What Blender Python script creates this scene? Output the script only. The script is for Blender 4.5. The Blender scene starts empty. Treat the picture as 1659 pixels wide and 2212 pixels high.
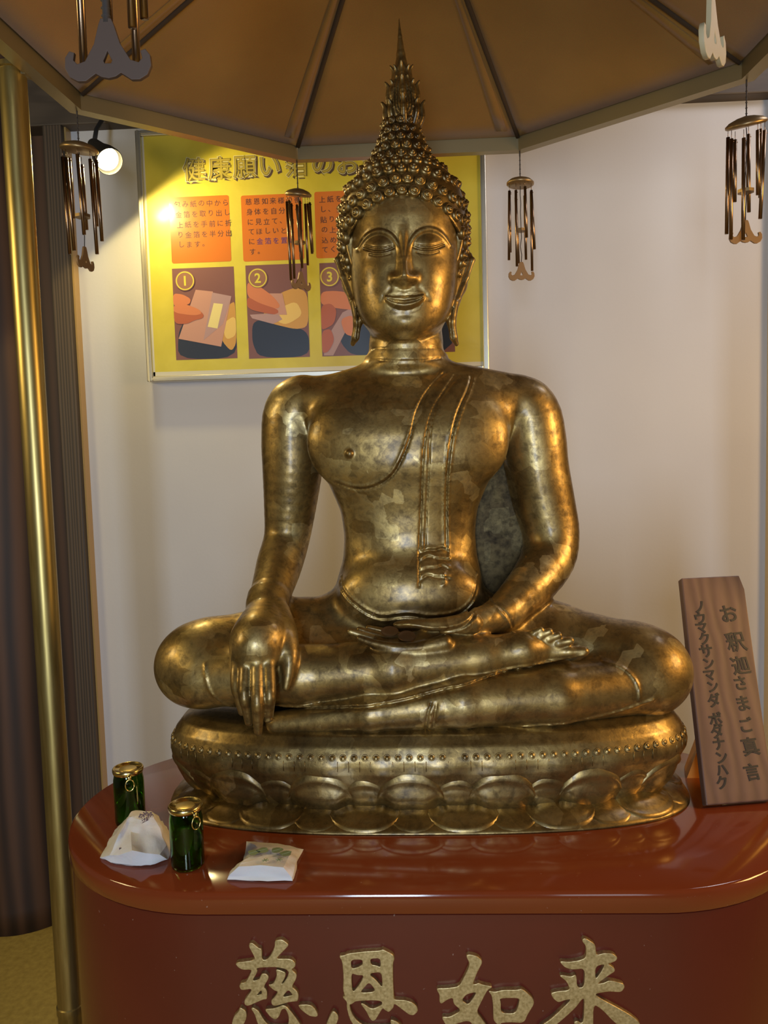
import bpy, bmesh, math, random
import numpy as np
from mathutils import Vector, Matrix
random.seed(7); rng = np.random.default_rng(7)
SC = bpy.context.scene; COL = SC.collection
def R(a): return math.radians(a)

# ------------------------------------------------------------------ camera
F = 1720.0
CAM = np.array([0.0, 0.0, 1.5])
PITCH, YAW, ROLL = 4.5, 2.45, -1.6
def _rx(a): c, s = math.cos(a), math.sin(a); return np.array([[1,0,0],[0,c,-s],[0,s,c]])
def _rz(a): c, s = math.cos(a), math.sin(a); return np.array([[c,-s,0],[s,c,0],[0,0,1]])
CR = _rz(R(YAW)) @ _rx(R(90-PITCH)) @ _rz(R(ROLL))
cd = bpy.data.cameras.new('camera'); cam = bpy.data.objects.new('camera', cd); COL.objects.link(cam)
cam.matrix_world = Matrix.Translation(Vector(CAM)) @ Matrix([list(r) for r in CR]).to_4x4()
cd.sensor_fit = 'HORIZONTAL'; cd.sensor_width = 36; cd.lens = F/1659*36; cd.clip_start = .02
SC.camera = cam
def P(px, py, Y):                     # measured point of the photograph at the depth Y
    d = CR @ np.array([(px-829.5)/F, -(py-1106)/F, -1.0]); return CAM + d*(Y/d[1])
def PZ(px, py, Z):
    d = CR @ np.array([(px-829.5)/F, -(py-1106)/F, -1.0]); return CAM + d*((Z-1.5)/d[2])
def PN(px, py, o, n):
    d = CR @ np.array([(px-829.5)/F, -(py-1106)/F, -1.0]); return CAM + d*(np.dot(o-CAM, n)/np.dot(d, n))

# ------------------------------------------------------------------ light
SC.view_settings.view_transform = 'Standard'; SC.view_settings.look = 'None'
SC.view_settings.exposure = -0.08; SC.view_settings.gamma = 1.0; SC.view_settings.use_curve_mapping = False
W = bpy.data.worlds.new('world'); SC.world = W; W.use_nodes = True
W.node_tree.nodes['Background'].inputs[0].default_value = (.75, .72, .70, 1)
W.node_tree.nodes['Background'].inputs[1].default_value = .10
def area(name, loc, target, size, energy, col, sy=None, spread=180):
    l = bpy.data.lights.new(name, 'AREA'); l.energy = energy; l.color = col; l.size = size
    l.spread = R(spread)
    if sy: l.shape = 'RECTANGLE'; l.size_y = sy
    o = bpy.data.objects.new(name, l); COL.objects.link(o); o.location = loc
    o.rotation_euler = (Vector(target)-Vector(loc)).to_track_quat('-Z', 'Y').to_euler(); return o
area('window_daylight', (-.22, -1.9, 1.32), (0, 1.4, 1.4), .40, 62, (.68, .82, 1.0), 1.6)
area('window_daylight_low', (.9, -1.9, 1.2), (0.1, 1.4, 1.3), .45, 6, (.80, .88, 1.0), 1.4)
area('amber_lantern', (1.75, .95, 1.75), (0, 1.4, 1.45), .5, 20, (1.0, .60, .20), .5)
area('added_fill_left', (-1.75, .85, 2.0), (0, 1.4, 1.35), .4, 9, (1.0, .78, .36), .4)  # added unseen yellow fill, standing in for the spotlight's reach onto the statue
area('added_wall_fill', (1.35, 1.75, 2.65), (.6, 2.38, 1.3), .5, 5.0, (.93, .92, 1.0), .3)  # unseen light added to brighten the wall right of the statue

# ------------------------------------------------------------------ material helpers
def mat(name, col=(.5,.5,.5), rough=.5, metal=0.0, **kw):
    m = bpy.data.materials.new(name); m.use_nodes = True
    b = m.node_tree.nodes['Principled BSDF']
    b.inputs['Base Color'].default_value = (*col, 1); b.inputs['Roughness'].default_value = rough
    b.inputs['Metallic'].default_value = metal
    for k, v in kw.items(): b.inputs[k.replace('_', ' ')].default_value = v
    return m
class NT:
    def __init__(s, m): s.t = m.node_tree; s.b = s.t.nodes['Principled BSDF']
    def n(s, typ, **kw):
        x = s.t.nodes.new(typ)
        for k, v in kw.items():
            if k.startswith('i_'):
                k = k[2:]; k = int(k) if k.isdigit() else k
                x.inputs[k].default_value = v
            else: setattr(x, k, v)
        return x
    def l(s, a, b): s.t.links.new(a, b)
    def ramp(s, fac, stops):
        r = s.n('ShaderNodeValToRGB'); e = r.color_ramp.elements
        while len(e) < len(stops): e.new(.5)
        for el, (p, c) in zip(e, stops): el.position = p; el.color = (*c, 1) if len(c) == 3 else c
        s.l(fac, r.inputs[0]); return r.outputs[0]
    def coords(s, scale=(1,1,1), kind='Object'):
        c = s.n('ShaderNodeTexCoord'); m = s.n('ShaderNodeMapping'); m.inputs['Scale'].default_value = scale
        s.l(c.outputs[kind], m.inputs[0]); return m.outputs[0]
    def noise(s, vec, scale, detail=4, rough=.5, dist=0):
        x = s.n('ShaderNodeTexNoise'); x.inputs['Scale'].default_value = scale; x.inputs['Detail'].default_value = detail
        x.inputs['Roughness'].default_value = rough; x.inputs['Distortion'].default_value = dist
        s.l(vec, x.inputs['Vector']); return x
    def mix(s, fac, a, b, mode='MIX'):
        x = s.n('ShaderNodeMix', data_type='RGBA', blend_type=mode)
        for inp, v in ((x.inputs[0], fac), (x.inputs[6], a), (x.inputs[7], b)):
            if hasattr(v, 'links'): s.l(v, inp)
            elif isinstance(v, tuple): inp.default_value = (*v, 1) if len(v) == 3 else v
            else: inp.default_value = v
        return x.outputs[2]
    def bump(s, h, strength=.3, dist=.002):
        x = s.n('ShaderNodeBump'); x.inputs['Strength'].default_value = strength; x.inputs['Distance'].default_value = dist
        s.l(h, x.inputs['Height']); s.l(x.outputs[0], s.b.inputs['Normal'])

def gold_leaf(name, dark=0.0, patch=1.0, rough=.36):
    m = mat(name, (.5,.36,.12), rough, .9, Coat_Weight=.5, Coat_Roughness=.24); t = NT(m); v = t.coords()
    wob = t.noise(v, 9, 3)
    add = t.n('ShaderNodeVectorMath', operation='MULTIPLY_ADD'); add.inputs[1].default_value = (.022,)*3
    t.l(wob.outputs['Color'], add.inputs[0]); t.l(v, add.inputs[2])
    vo = t.n('ShaderNodeTexVoronoi', distance='CHEBYCHEV'); vo.inputs['Scale'].default_value = 25; t.l(add.outputs[0], vo.inputs['Vector'])
    sep = t.n('ShaderNodeSeparateColor'); t.l(vo.outputs['Color'], sep.inputs[0])
    big = t.noise(v, 4.5, 5, .6, .4); fine = t.noise(v, 70, 6, .65, .3)
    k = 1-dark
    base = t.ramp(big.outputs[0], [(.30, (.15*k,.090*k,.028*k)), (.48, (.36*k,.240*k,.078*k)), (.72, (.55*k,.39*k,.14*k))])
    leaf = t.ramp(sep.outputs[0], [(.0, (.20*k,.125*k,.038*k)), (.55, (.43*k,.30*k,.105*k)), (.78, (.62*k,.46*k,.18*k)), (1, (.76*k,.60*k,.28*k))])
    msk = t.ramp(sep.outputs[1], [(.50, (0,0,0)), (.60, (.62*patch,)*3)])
    c = t.mix(msk, base, leaf)
    speck = t.ramp(fine.outputs[0], [(.34, (.38,.36,.34)), (.52, (1,1,1)), (.72, (1.25,1.22,1.1))])
    gr = t.noise(v, 24, 6, .7, .8); c = t.mix(.8, c, t.ramp(gr.outputs[0], [(.32, (.45,.40,.34)), (.50, (.92,.9,.88)), (.66, (1.12,1.1,1.05))]), 'MULTIPLY')
    c = t.mix(.75, c, speck, 'MULTIPLY'); t.l(c, t.b.inputs['Base Color'])
    r = t.ramp(fine.outputs[0], [(.3, (rough+.16,)*3), (.7, (rough-.06,)*3)]); t.l(r, t.b.inputs['Roughness'])
    hb = t.mix(.12*patch, fine.outputs[0], sep.outputs[2])
    t.bump(hb, .16, .003)
    return m
GOLD = gold_leaf('aged_gold_leaf', .14, 1, .42)
GOLD_HAIR = gold_leaf('dark_gold_curls', .30, .35, .38)
GOLD_BASE = gold_leaf('gold_lotus', .30, .6, .38)
GOLD_TIP = gold_leaf('bronze_finial', .45, .2, .42)
def lacquer(name, col, rough=.16):
    m = mat(name, col, rough, 0, Coat_Weight=.28, Coat_Roughness=.06); t = NT(m); v = t.coords()
    n = t.noise(v, 6, 5); sp = t.noise(v, 160, 2)
    c = t.mix(n.outputs[0], tuple(x*.82 for x in col), tuple(x*1.15 for x in col))
    d = t.ramp(sp.outputs[0], [(.74, (0,0,0)), (.80, (.35,)*3)])
    t.l(t.mix(d, c, (.6,.45,.35)), t.b.inputs['Base Color'])
    return m
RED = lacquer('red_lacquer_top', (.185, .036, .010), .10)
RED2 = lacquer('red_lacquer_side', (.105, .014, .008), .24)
LETTER = mat('gold_letter', (.62, .47, .22), .42, .75)
t = NT(LETTER); n = t.noise(t.coords(), 260, 3); t.l(t.ramp(n.outputs[0], [(.3,(.40,.29,.12)),(.7,(.66,.52,.27))]), t.b.inputs['Base Color'])
CLOTH = mat('brown_gold_cloth', (.25,.14,.035), .85, 0, Sheen_Weight=.2); t = NT(CLOTH); v = t.coords()
n = t.noise(v, 3, 4); f = t.noise(v, 400, 2)
t.l(t.mix(.25, t.ramp(n.outputs[0], [(.3,(.25,.122,.018)),(.7,(.37,.19,.032))]), f.outputs['Color'], 'MULTIPLY'), t.b.inputs['Base Color']); t.bump(f.outputs[0], .15, .001)
SEAM = mat('dark_cord_seam', (.05,.028,.012), .8)
RIM = mat('matte_gold_aluminium', (.30,.245,.13), .42, .7)
BRASS = mat('polished_brass_tube', (.62,.46,.16), .36, .9); t = NT(BRASS); n = t.noise(t.coords((30,30,2)), 6, 4)
t.l(t.ramp(n.outputs[0], [(.3,(.30,.22,.07)),(.7,(.42,.32,.12))]), t.b.inputs['Base Color'])
CHIME = mat('coppery_chime_tube', (.26,.165,.10), .25, 1.0)
CHIME_CAP = mat('chime_cap_bronze', (.30,.20,.09), .4, .8)
PEND = mat('pendant_gilt_wood', (.26,.145,.055), .5, .2)
DPEND = mat('unlit_pendant_wood', (.085,.048,.030), .6); PPEND = mat('pale_pendant_wood', (.42,.34,.20), .5)  # left near pendant: being unlit is put into a darker wood colour
CORD = mat('dark_cord', (.04,.03,.025), .8)
def wood(name, c0, c1, sx=22, sz=1.2, rough=.6):
    m = mat(name, c0, rough); t = NT(m); v = t.coords((sx, sx, sz))
    n = t.noise(v, 1.0, 6, .6, 1.2); w = t.n('ShaderNodeTexWave', bands_direction='X'); w.inputs['Scale'].default_value = .55
    w.inputs['Distortion'].default_value = 9; w.inputs['Detail'].default_value = 3; w.inputs['Detail Scale'].default_value = .6; t.l(v, w.inputs['Vector'])
    f = t.mix(.5, n.outputs['Color'], w.outputs['Color'])
    t.l(t.ramp(f, [(.2, c0), (.75, c1)]), t.b.inputs['Base Color']); t.bump(f, .25, .002); return m
DARKWOOD = wood('dark_pillar_wood', (.022,.010,.005), (.085,.038,.017), 11, 1.3)
POSTWOOD = wood('grey_brown_post_wood', (.035,.024,.015), (.10,.066,.038), 60, 1.5)
LINTEL = wood('brown_lintel_wood', (.055,.038,.024), (.085,.06,.038), 3, 40)
SIGNWOOD = wood('reddish_sign_wood', (.115,.057,.037), (.165,.085,.055), 26, 1.0, .5)
ORANGE = wood('orange_lacquered_wood', (.55,.20,.03), (.65,.26,.05), 20, 1.0, .35)
WALL = mat('off_white_plaster', (.60,.56,.55), .8); t = NT(WALL); v = t.coords(); n = t.noise(v, 120, 4); n2 = t.noise(v, 1.6, 3)
t.l(t.ramp(n2.outputs[0], [(.3,(.55,.53,.525)),(.7,(.62,.60,.585))]), t.b.inputs['Base Color']); t.bump(n.outputs[0], .12, .002)
FLOOR = mat('tan_floor', (.36,.25,.07), .7); t = NT(FLOOR); n = t.noise(t.coords(), 60, 5); t.l(t.ramp(n.outputs[0], [(.3,(.40,.27,.05)),(.7,(.55,.38,.08))]), t.b.inputs['Base Color'])
CEIL = mat('dark_ceiling', (.035,.026,.019), .8)
ROOM = mat('room_wall_dim', (.30,.25,.20), .85)
INK = mat('black_ink', (.010,.010,.014), .5)
FRAME = mat('brushed_aluminium_frame', (.62,.58,.48), .32, .85)
GLASSG = mat('green_bottle_glass', (.14,.36,.03), .03, 0, Transmission_Weight=1.0, IOR=1.45)
LID = mat('gold_tin_lid', (.75,.58,.24), .22, 1.0)
LIDTOP = mat('dull_gold_tin', (.55,.42,.17), .35, .9)
PAPER = mat('white_wrapping_paper', (.70,.66,.64), .65, 0, Subsurface_Weight=.1); t = NT(PAPER); n = t.noise(t.coords(), 35, 6, .6, .5); t.bump(n.outputs[0], .35, .004)
def flat(name, c, rough=.35): return mat(name, c, rough)

# ------------------------------------------------------------------ object helpers
def tag(o, label, cat, group=None, kind=None):
    o['label'] = label; o['category'] = cat
    if group: o['group'] = group
    if kind: o['kind'] = kind
    return o
def empty(name, loc, label, cat, group=None):
    o = bpy.data.objects.new(name, None); COL.objects.link(o); o.location = loc; o.empty_display_size = .05
    return tag(o, label, cat, group)
ROOTS = {}
def mesh_obj(name, verts, faces, material, parent=None, smooth=True, mats=None, midx=None):
    """verts are world coordinates; the object's origin goes to its parent's, so children sit at zero offset"""
    me = bpy.data.meshes.new(name)
    V = np.asarray(verts, float)
    off = world_loc(parent) if parent is not None else V.mean(0)
    if parent is None: off = np.array([V[:,0].mean(), V[:,1].mean(), V[:,2].min()])
    V = V - off
    me.from_pydata(V.tolist(), [], [tuple(f) for f in faces]) if not isinstance(faces, np.ndarray) else fast_mesh(me, V, faces)
    me.materials.append(material)
    for mm in (mats or []): me.materials.append(mm)
    if midx is not None: me.polygons.foreach_set('material_index', np.asarray(midx, np.int32))
    me.polygons.foreach_set('use_smooth', [bool(smooth)]*len(me.polygons)); me.update()
    o = bpy.data.objects.new(name, me); COL.objects.link(o)
    if parent is not None: o.parent = parent
    else: o.location = off
    return o
def fast_mesh(me, V, Fq):
    n = len(Fq); k = Fq.shape[1]
    me.vertices.add(len(V)); me.vertices.foreach_set('co', V.astype(np.float32).ravel())
    me.loops.add(n*k); me.loops.foreach_set('vertex_index', Fq.astype(np.int32).ravel())
    me.polygons.add(n); me.polygons.foreach_set('loop_start', (np.arange(n)*k).astype(np.int32))
    me.update(calc_edges=True)
def world_loc(o):
    l = np.zeros(3)
    while o is not None: l = l + np.array(o.location); o = o.parent
    return l
class MB:
    def __init__(s): s.v = []; s.f = []; s.m = []
    def add(s, v, f, m=0):
        b = len(s.v); s.v += [tuple(map(float, x)) for x in v]; s.f += [tuple(b+i for i in q) for q in f]; s.m += [m]*len(f); return s
    def box(s, x0, x1, y0, y1, z0, z1, m=0, bev=0.0):
        if bev <= 0:
            v = [(x,y,z) for z in (z0,z1) for y in (y0,y1) for x in (x0,x1)]
            return s.add(v, [(0,2,3,1),(4,5,7,6),(0,1,5,4),(2,6,7,3),(0,4,6,2),(1,3,7,5)], m)
        bm = bmesh.new(); bmesh.ops.create_cube(bm, size=1)
        for q in bm.verts: q.co = Vector((x0+(q.co.x+.5)*(x1-x0), y0+(q.co.y+.5)*(y1-y0), z0+(q.co.z+.5)*(z1-z0)))
        bmesh.ops.bevel(bm, geom=bm.edges[:], offset=bev, segments=2, affect='EDGES', profile=.5)
        bm.verts.index_update(); s.add([q.co[:] for q in bm.verts], [[w.index for w in f.verts] for f in bm.faces], m); bm.free(); return s
    def ring(s, rings, m=0, close=True, caps=True):
        n = len(rings[0]); v = [p for r in rings for p in r]; f = []
        for i in range(len(rings)-1):
            for j in range(n if close else n-1):
                a = i*n+j; b = i*n+(j+1) % n; f.append((a, b, b+n, a+n))
        if caps and close: f.append(tuple(reversed(range(n)))); f.append(tuple((len(rings)-1)*n+j for j in range(n)))
        return s.add(v, f, m)
    def tube(s, pts, r, seg=10, m=0, flat=1.0):
        pts = [np.array(p, float) for p in pts]; rr = r if hasattr(r, '__len__') else [r]*len(pts)
        up = np.array([0,0,1.0]); rings = []
        prev = None
        for i, p in enumerate(pts):
            d = pts[min(i+1, len(pts)-1)]-pts[max(i-1, 0)]; d /= np.linalg.norm(d)+1e-12
            if prev is None:
                ref = np.array([0,1.0,0]) if abs(d[1]) < .8 else np.array([1.0,0,0]); a = np.cross(d, ref)
            else: a = prev-d*np.dot(prev, d)
            a /= np.linalg.norm(a); b = np.cross(d, a); prev = a
            rings.append([p+rr[i]*(math.cos(2*math.pi*k/seg)*a+flat*math.sin(2*math.pi*k/seg)*b) for k in range(seg)])
        return s.ring(rings, m)
    def lathe(s, c, prof, seg=24, m=0, axis=None, caps=True):
        c = np.array(c, float)
        if axis is None: A, B, Z = np.eye(3)
        else:
            Z = np.array(axis, float); Z /= np.linalg.norm(Z); ref = np.array([0,0,1.0]) if abs(Z[2]) < .9 else np.array([1.0,0,0])
            A = np.cross(ref, Z); A /= np.linalg.norm(A); B = np.cross(Z, A)
        rings = [[c+Z*z+max(r, 1e-5)*(math.cos(2*math.pi*k/seg)*A+math.sin(2*math.pi*k/seg)*B) for k in range(seg)] for r, z in prof]
        return s.ring(rings, m, caps=caps)
    def build(s, name, material, parent=None, smooth=True, mats=None):
        o = mesh_obj(name, s.v, s.f, material, parent, smooth, mats, s.m)
        return o
def sharp(o, ang=35):
    me = o.data; bm = bmesh.new(); bm.from_mesh(me)
    for e in bm.edges:
        if len(e.link_faces) == 2 and e.calc_face_angle(0) > R(ang): e.smooth = False
    bm.to_mesh(me); bm.free(); return o
def curve_mesh(splines, extrude, bevel=0, offset=0):
    cu = bpy.data.curves.new('tmp', 'CURVE'); cu.dimensions = '2D'; cu.fill_mode = 'BOTH'; cu.extrude = extrude; cu.bevel_depth = bevel; cu.offset = offset
    for s in splines:
        sp = cu.splines.new('POLY'); sp.points.add(len(s)-1); sp.use_cyclic_u = True
        for p, q in zip(sp.points, s): p.co = (q[0], q[1], 0, 1)
    return _conv(cu)
def text_mesh(txt, size, extrude=.0002, offset=0, res=4):
    cu = bpy.data.curves.new('tmp', 'FONT'); cu.body = txt; cu.size = size; cu.extrude = extrude; cu.offset = offset; cu.resolution_u = res
    cu.align_x = 'CENTER'; cu.align_y = 'CENTER'
    return _conv(cu)
def _conv(cu):
    o = bpy.data.objects.new('tmp', cu); COL.objects.link(o); bpy.context.view_layer.update()
    dg = bpy.context.evaluated_depsgraph_get(); e = o.evaluated_get(dg); me = e.to_mesh()
    V = [tuple(v.co) for v in me.vertices]; Fc = [tuple(p.vertices) for p in me.polygons]; e.to_mesh_clear()
    bpy.data.objects.remove(o); cu_t = cu
    return np.array(V) if V else np.zeros((0,3)), Fc
def glyph(mb, ch, c, ex, ez, size, m=0, offset=0, depth=.0003, lift=0.0, center=True):
    """one character laid on a plane: c centre, ex right, ez up"""
    V, Fc = text_mesh(ch, size, depth, offset, 3)
    if len(V) == 0: return
    if center: V[:,0] -= (V[:,0].max()+V[:,0].min())/2; V[:,1] -= (V[:,1].max()+V[:,1].min())/2
    n = np.cross(ex, ez); c = np.array(c, float)
    mb.add([c+ex*x+ez*y+n*(z+lift) for x, y, z in V], Fc, m)
EX = np.array([1.0,0,0]); EY = np.array([0,1.0,0]); EZ = np.array([0,0,1.0])

# ------------------------------------------------------------------ structure
def struct(o): o['kind'] = 'structure'; return o
WY = 2.38
struct(MB().box(-3.2, 3.2, -2.6, 3.2, -.05, 0).build('floor', FLOOR, smooth=False))
struct(MB().box(-3.2, 3.2, -2.6, 3.2, 2.95, 3.0).build('ceiling', CEIL, smooth=False))
struct(MB().box(-1.03, 1.05, WY, WY+.06, 0, 2.5).build('wall_back', WALL, smooth=False))
struct(MB().box(-3.2, -1.03, 2.75, 2.81, 0, 2.95).build('wall_back_left', DARKWOOD, smooth=False))
struct(MB().box(1.09, 3.2, 2.40, 2.46, 0, 2.95).build('wall_back_right', LINTEL, smooth=False))
struct(MB().box(-3.26, -3.2, -2.6, 3.2, 0, 2.95).build('wall_left', ROOM, smooth=False))
struct(MB().box(3.2, 3.26, -2.6, 3.2, 0, 2.95).build('wall_right', ROOM, smooth=False))
struct(MB().box(-3.2, 3.2, -2.66, -2.6, 0, 2.95).build('wall_front', ROOM, smooth=False))
struct(MB().box(-1.12, 1.3, 2.33, 2.42, 2.455, 2.95, bev=.004).build('trim_1', LINTEL, smooth=False))
struct(MB().box(-1.052, -.996, 2.325, 2.40, 0, 2.455, bev=.003).build('trim_2', POSTWOOD, smooth=False))
struct(MB().box(-1.20, -1.053, 2.40, 2.44, 0, 2.95).build('trim_3', DARKWOOD, smooth=False))
struct(MB().box(-.996, -.991, 2.345, 2.38, 0, 2.455).build('trim_4', mat('varnished_bead_wood', (.45,.28,.09), .3), smooth=False))
struct(MB().box(1.022, 1.034, 2.345, 2.38, 0, 2.455).build('trim_5', mat('pale_gold_bead_wood', (.70,.50,.22), .3), smooth=False))
struct(MB().box(1.034, 1.10, 2.33, 2.40, 0, 2.455, bev=.003).build('trim_6', POSTWOOD, smooth=False))
mb = MB(); N = 72; rings = []
for z in np.linspace(0, 2.95, 40):
    rings.append([(-1.35+.21*(1+.012*math.sin(3*a+z*2)+.006*math.sin(7*a-z*5))*math.cos(a), 2.56+.21*(1+.012*math.sin(3*a+z*2))*math.sin(a), z) for a in np.linspace(0, 2*math.pi, N, endpoint=False)])
mb.ring(rings); o = mb.build('timber_pillar', DARKWOOD)
tag(o, 'thick round dark brown timber pillar rising from the floor at the left edge', 'pillar')

# ------------------------------------------------------------------ pedestal
TZ = .90
root = empty('lacquered_pedestal', (0, 1.316, 0), 'red-brown lacquered pedestal with rounded ends carrying the golden statue', 'pedestal')
def stadium(r, cx, cy, z, n=40):
    return [(cx+r*math.cos(a), cy+r*math.sin(a), z) for a in np.linspace(-math.pi/2, math.pi/2, n)] + \
           [(-cx+r*math.cos(a), cy+r*math.sin(a), z) for a in np.linspace(math.pi/2, 3*math.pi/2, n)]
mb = MB(); rr = .28; cx = .314
mb.ring([stadium(rr-o_, cx, 1.316, z) for o_, z in ((.03,.868),(.002,.868),(0,.870),(0,.894),(.0015,.898),(.005,TZ),(.2,TZ))])
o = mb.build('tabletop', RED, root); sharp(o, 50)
mb = MB(); mb.ring([stadium(rr-o_, cx, 1.316, z) for o_, z in ((.012,0),(.012,.05),(.004,.055),(.004,.8655),(.008,.8675))])
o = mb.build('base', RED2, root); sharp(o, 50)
s3 = 240/1659; s4 = 260/1659
CH = {
 'a': (480,1980,s3, [[(205,640),(520,605),(470,500),(415,400),(425,355),(465,345),(560,425),(605,435),(605,600),(690,595),(760,500),(800,400),(800,315),(900,290),(1000,365),(990,400),(900,490),(810,585),(1000,580),(1060,600),(1105,650),(1100,700),(1040,740),(1125,815),(1110,890),(1045,1000),(1125,1060),(1150,1120),(1140,1210),(1080,1215),(1000,1225),(800,1285),(755,1260),(745,1200),(790,1160),(850,1070),(790,1050),(695,970),(770,960),(815,880),(830,810),(815,735),(900,760),(960,790),(950,860),(890,960),(930,940),(985,860),(1010,780),(960,730),(800,700),(520,715),(545,770),(470,890),(480,910),(570,890),(600,810),(660,800),(710,850),(690,900),(630,1000),(680,1050),(685,1180),(620,1185),(400,1285),(350,1260),(345,1200),(480,1020),(300,1050),(270,985),(300,940),(370,935),(440,800),(455,740),(330,745),(260,715)],
   [(520,1130),(590,1050),(605,1060),(605,1105)],[(900,1155),(1000,1035),(1060,1110),(1055,1125)],
   [(285,1300),(370,1360),(380,1450),(340,1550),(260,1640),(180,1640),(160,1550),(190,1440),(260,1370)],
   [(445,1320),(480,1305),(560,1360),(620,1470),(700,1570),(800,1600),(1000,1590),(1010,1440),(960,1320),(900,1330),(860,1440),(810,1485),(740,1450),(650,1340),(700,1325),(800,1320),(940,1260),(1050,1380),(1210,1604),(1150,1700),(800,1720),(620,1640),(550,1560),(500,1400)],
   [(1140,1265),(1320,1260),(1400,1330),(1440,1420),(1410,1445),(1310,1430),(1190,1340)]]),
 'b': (700,1980,s3, [[(230,540),(320,530),(360,505),(600,475),(850,460),(880,440),(1030,520),(1055,580),(1030,640),(1030,900),(1045,1170),(1060,1190),(1210,1195),(1320,1230),(1390,1300),(1400,1360),(1340,1420),(1270,1410),(1180,1340),(1050,1240),(1035,1310),(970,1375),(910,1340),(880,1310),(830,1390),(770,1490),(730,1505),(690,1470),(630,1350),(550,1250),(580,1240),(680,1310),(740,1325),(870,1270),(870,1215),(780,1195),(480,1205),(420,1255),(380,1260),(420,1400),(500,1510),(650,1600),(1010,1590),(990,1480),(1080,1510),(1180,1604),(1150,1700),(700,1720),(480,1610),(390,1480),(345,1300),(350,1220),(280,1150),(320,1140),(290,1040),(300,850),(280,620)],
   [(405,595),(575,590),(585,660),(540,700),(410,735)],[(690,580),(845,570),(850,710),(780,680),(705,670)],[(410,790),(500,825),(600,825),(560,930),(425,1105)],[(695,795),(865,775),(880,1020),(780,900),(700,840)],[(680,925),(790,1070),(540,1090),(600,1010)],
   [(145,1350),(215,1420),(220,1480),(150,1640),(30,1640),(40,1560),(90,1440)]]),
 'c': (920,1980,s3, [[(165,1020),(300,1020),(490,995),(560,870),(640,700),(645,640),(595,540),(640,515),(760,545),(830,610),(830,650),(760,780),(690,960),(740,960),(780,940),(830,965),(995,995),(910,1045),(830,1200),(745,1370),(850,1500),(980,1700),(850,1750),(720,1600),(640,1490),(400,1560),(320,1575),(280,1540),(230,1440),(350,1450),(530,1350),(410,1250),(400,1155),(310,1190),(230,1250),(200,1220),(205,1120),(165,1050)],
   [(600,1105),(755,1070),(700,1170),(625,1265),(525,1200)],
   [(922,1055),(1030,1075),(1130,1045),(1350,1045),(1430,1025),(1630,1210),(1500,1420),(1470,1500),(1410,1535),(1280,1520),(1120,1530),(1100,1560),(1040,1540),(1000,1480),(1000,1300),(980,1130)],
   [(1090,1165),(1390,1160),(1380,1250),(1330,1395),(1110,1390),(1110,1230)]]),
 'd': (1140,1980,s4, [[(730,285),(770,250),(900,330),(920,380),(925,490),(1030,460),(1150,465),(1220,520),(1200,560),(1140,590),(1080,600),(1180,670),(1180,710),(1100,760),(930,885),(1030,870),(1110,830),(1290,875),(1320,920),(1270,995),(1100,980),(905,1015),(960,1070),(1150,1170),(1400,1310),(1520,1410),(1530,1460),(1400,1480),(1270,1480),(1150,1380),(1020,1240),(890,1150),(885,1480),(880,1560),(780,1600),(660,1500),(620,1410),(670,1385),(710,1420),(755,1400),(770,1080),(730,1090),(650,1200),(500,1340),(330,1480),(180,1560),(120,1540),(150,1470),(330,1350),(600,1085),(500,1100),(410,1135),(340,1080),(305,1010),(380,985),(580,965),(520,840),(425,770),(470,760),(580,785),(655,750),(665,935),(765,925),(775,665),(600,685),(500,655),(420,570),(560,580),(700,560),(790,520),(795,370)],
   [(915,640),(1050,605),(1000,710),(915,828)]])}
yf = 1.316-rr+.004
for k, nm in (('a','carved gold character nearest the left'),('b','gold character with a boxed upper half'),('c','gold character of two parts side by side'),('d','gold character with long spreading diagonals, rightmost')):
    ox, oy, sc, polys = CH[k]
    spl = []
    for pg in polys:
        q = [P(ox+x*sc, oy+y*sc, yf) for x, y in pg]; q = [np.array([p[0], p[2]]) for p in q]
        for it in range(2):                       # round the brush corners a little
            q = [a*w+b*(1-w) for a, b in zip(q, q[1:]+q[:1]) for w in (.8, .2)]
        spl.append([tuple(x) for x in q])
    V, Fc = curve_mesh(spl, .0035, .0009, -.0006)
    mb = MB(); mb.add([(x, yf-.003-z, y) for x, y, z in V], [tuple(reversed(f)) for f in Fc])
    # wrap the flat letter on the rounded end where the front starts to curve
    VV = []
    for x, y, z in mb.v:
        e = abs(x)-cx
        if e > 0:
            a = e/(rr-.004); rad = (rr-.004)+(yf-y); VV.append((math.copysign(cx+rad*math.sin(a), x), 1.316-rad*math.cos(a), z))
        else: VV.append((x, y, z))
    mb.v = VV
    o = mb.build('character', LETTER, root); o['label'] = nm; sharp(o, 40)

# ------------------------------------------------------------------ parasol canopy
CYC, APO = 1.353, .647; S8 = 2*APO*math.tan(math.pi/8); CRAD = APO/math.cos(math.pi/8)
RZ = 2.212; TILT = .055; CX0 = -.004
def rimz(y): return RZ-(2.0-y)*TILT
def octv(rad, dz=0.0):
    out = []
    for i in range(8):
        a = math.pi/8+i*math.pi/4; x = CX0+rad*math.cos(a); y = CYC+rad*math.sin(a); out.append(np.array([x, y, rimz(y)+dz]))
    return out
APEX = np.array([CX0, CYC, rimz(CYC)+.33])
root = empty('parasol_canopy', (0, CYC, 0), 'large octagonal brown cloth parasol on gold poles above the golden statue', 'canopy')
Rin = CRAD-.004
mb = MB(); base = octv(Rin, .032)
nu, nv = 16, 16
for i in range(8):
    a, b = base[i], base[(i+1) % 8]; ring = []
    for iu in range(nu+1):
        row = []
        for iv in range(nv+1):
            s = iu/nu; q = iv/nv
            e = a*(1-s)+b*s; p = e*(1-q)+APEX*q
            sag = .022*math.sin(math.pi*min(1, q*1.05))*(1-(2*s-1)**2)
            p = p+np.array([0, 0, sag*.9]); row.append(p)
        ring.append(row)
    mb.ring(ring, close=False)
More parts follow.
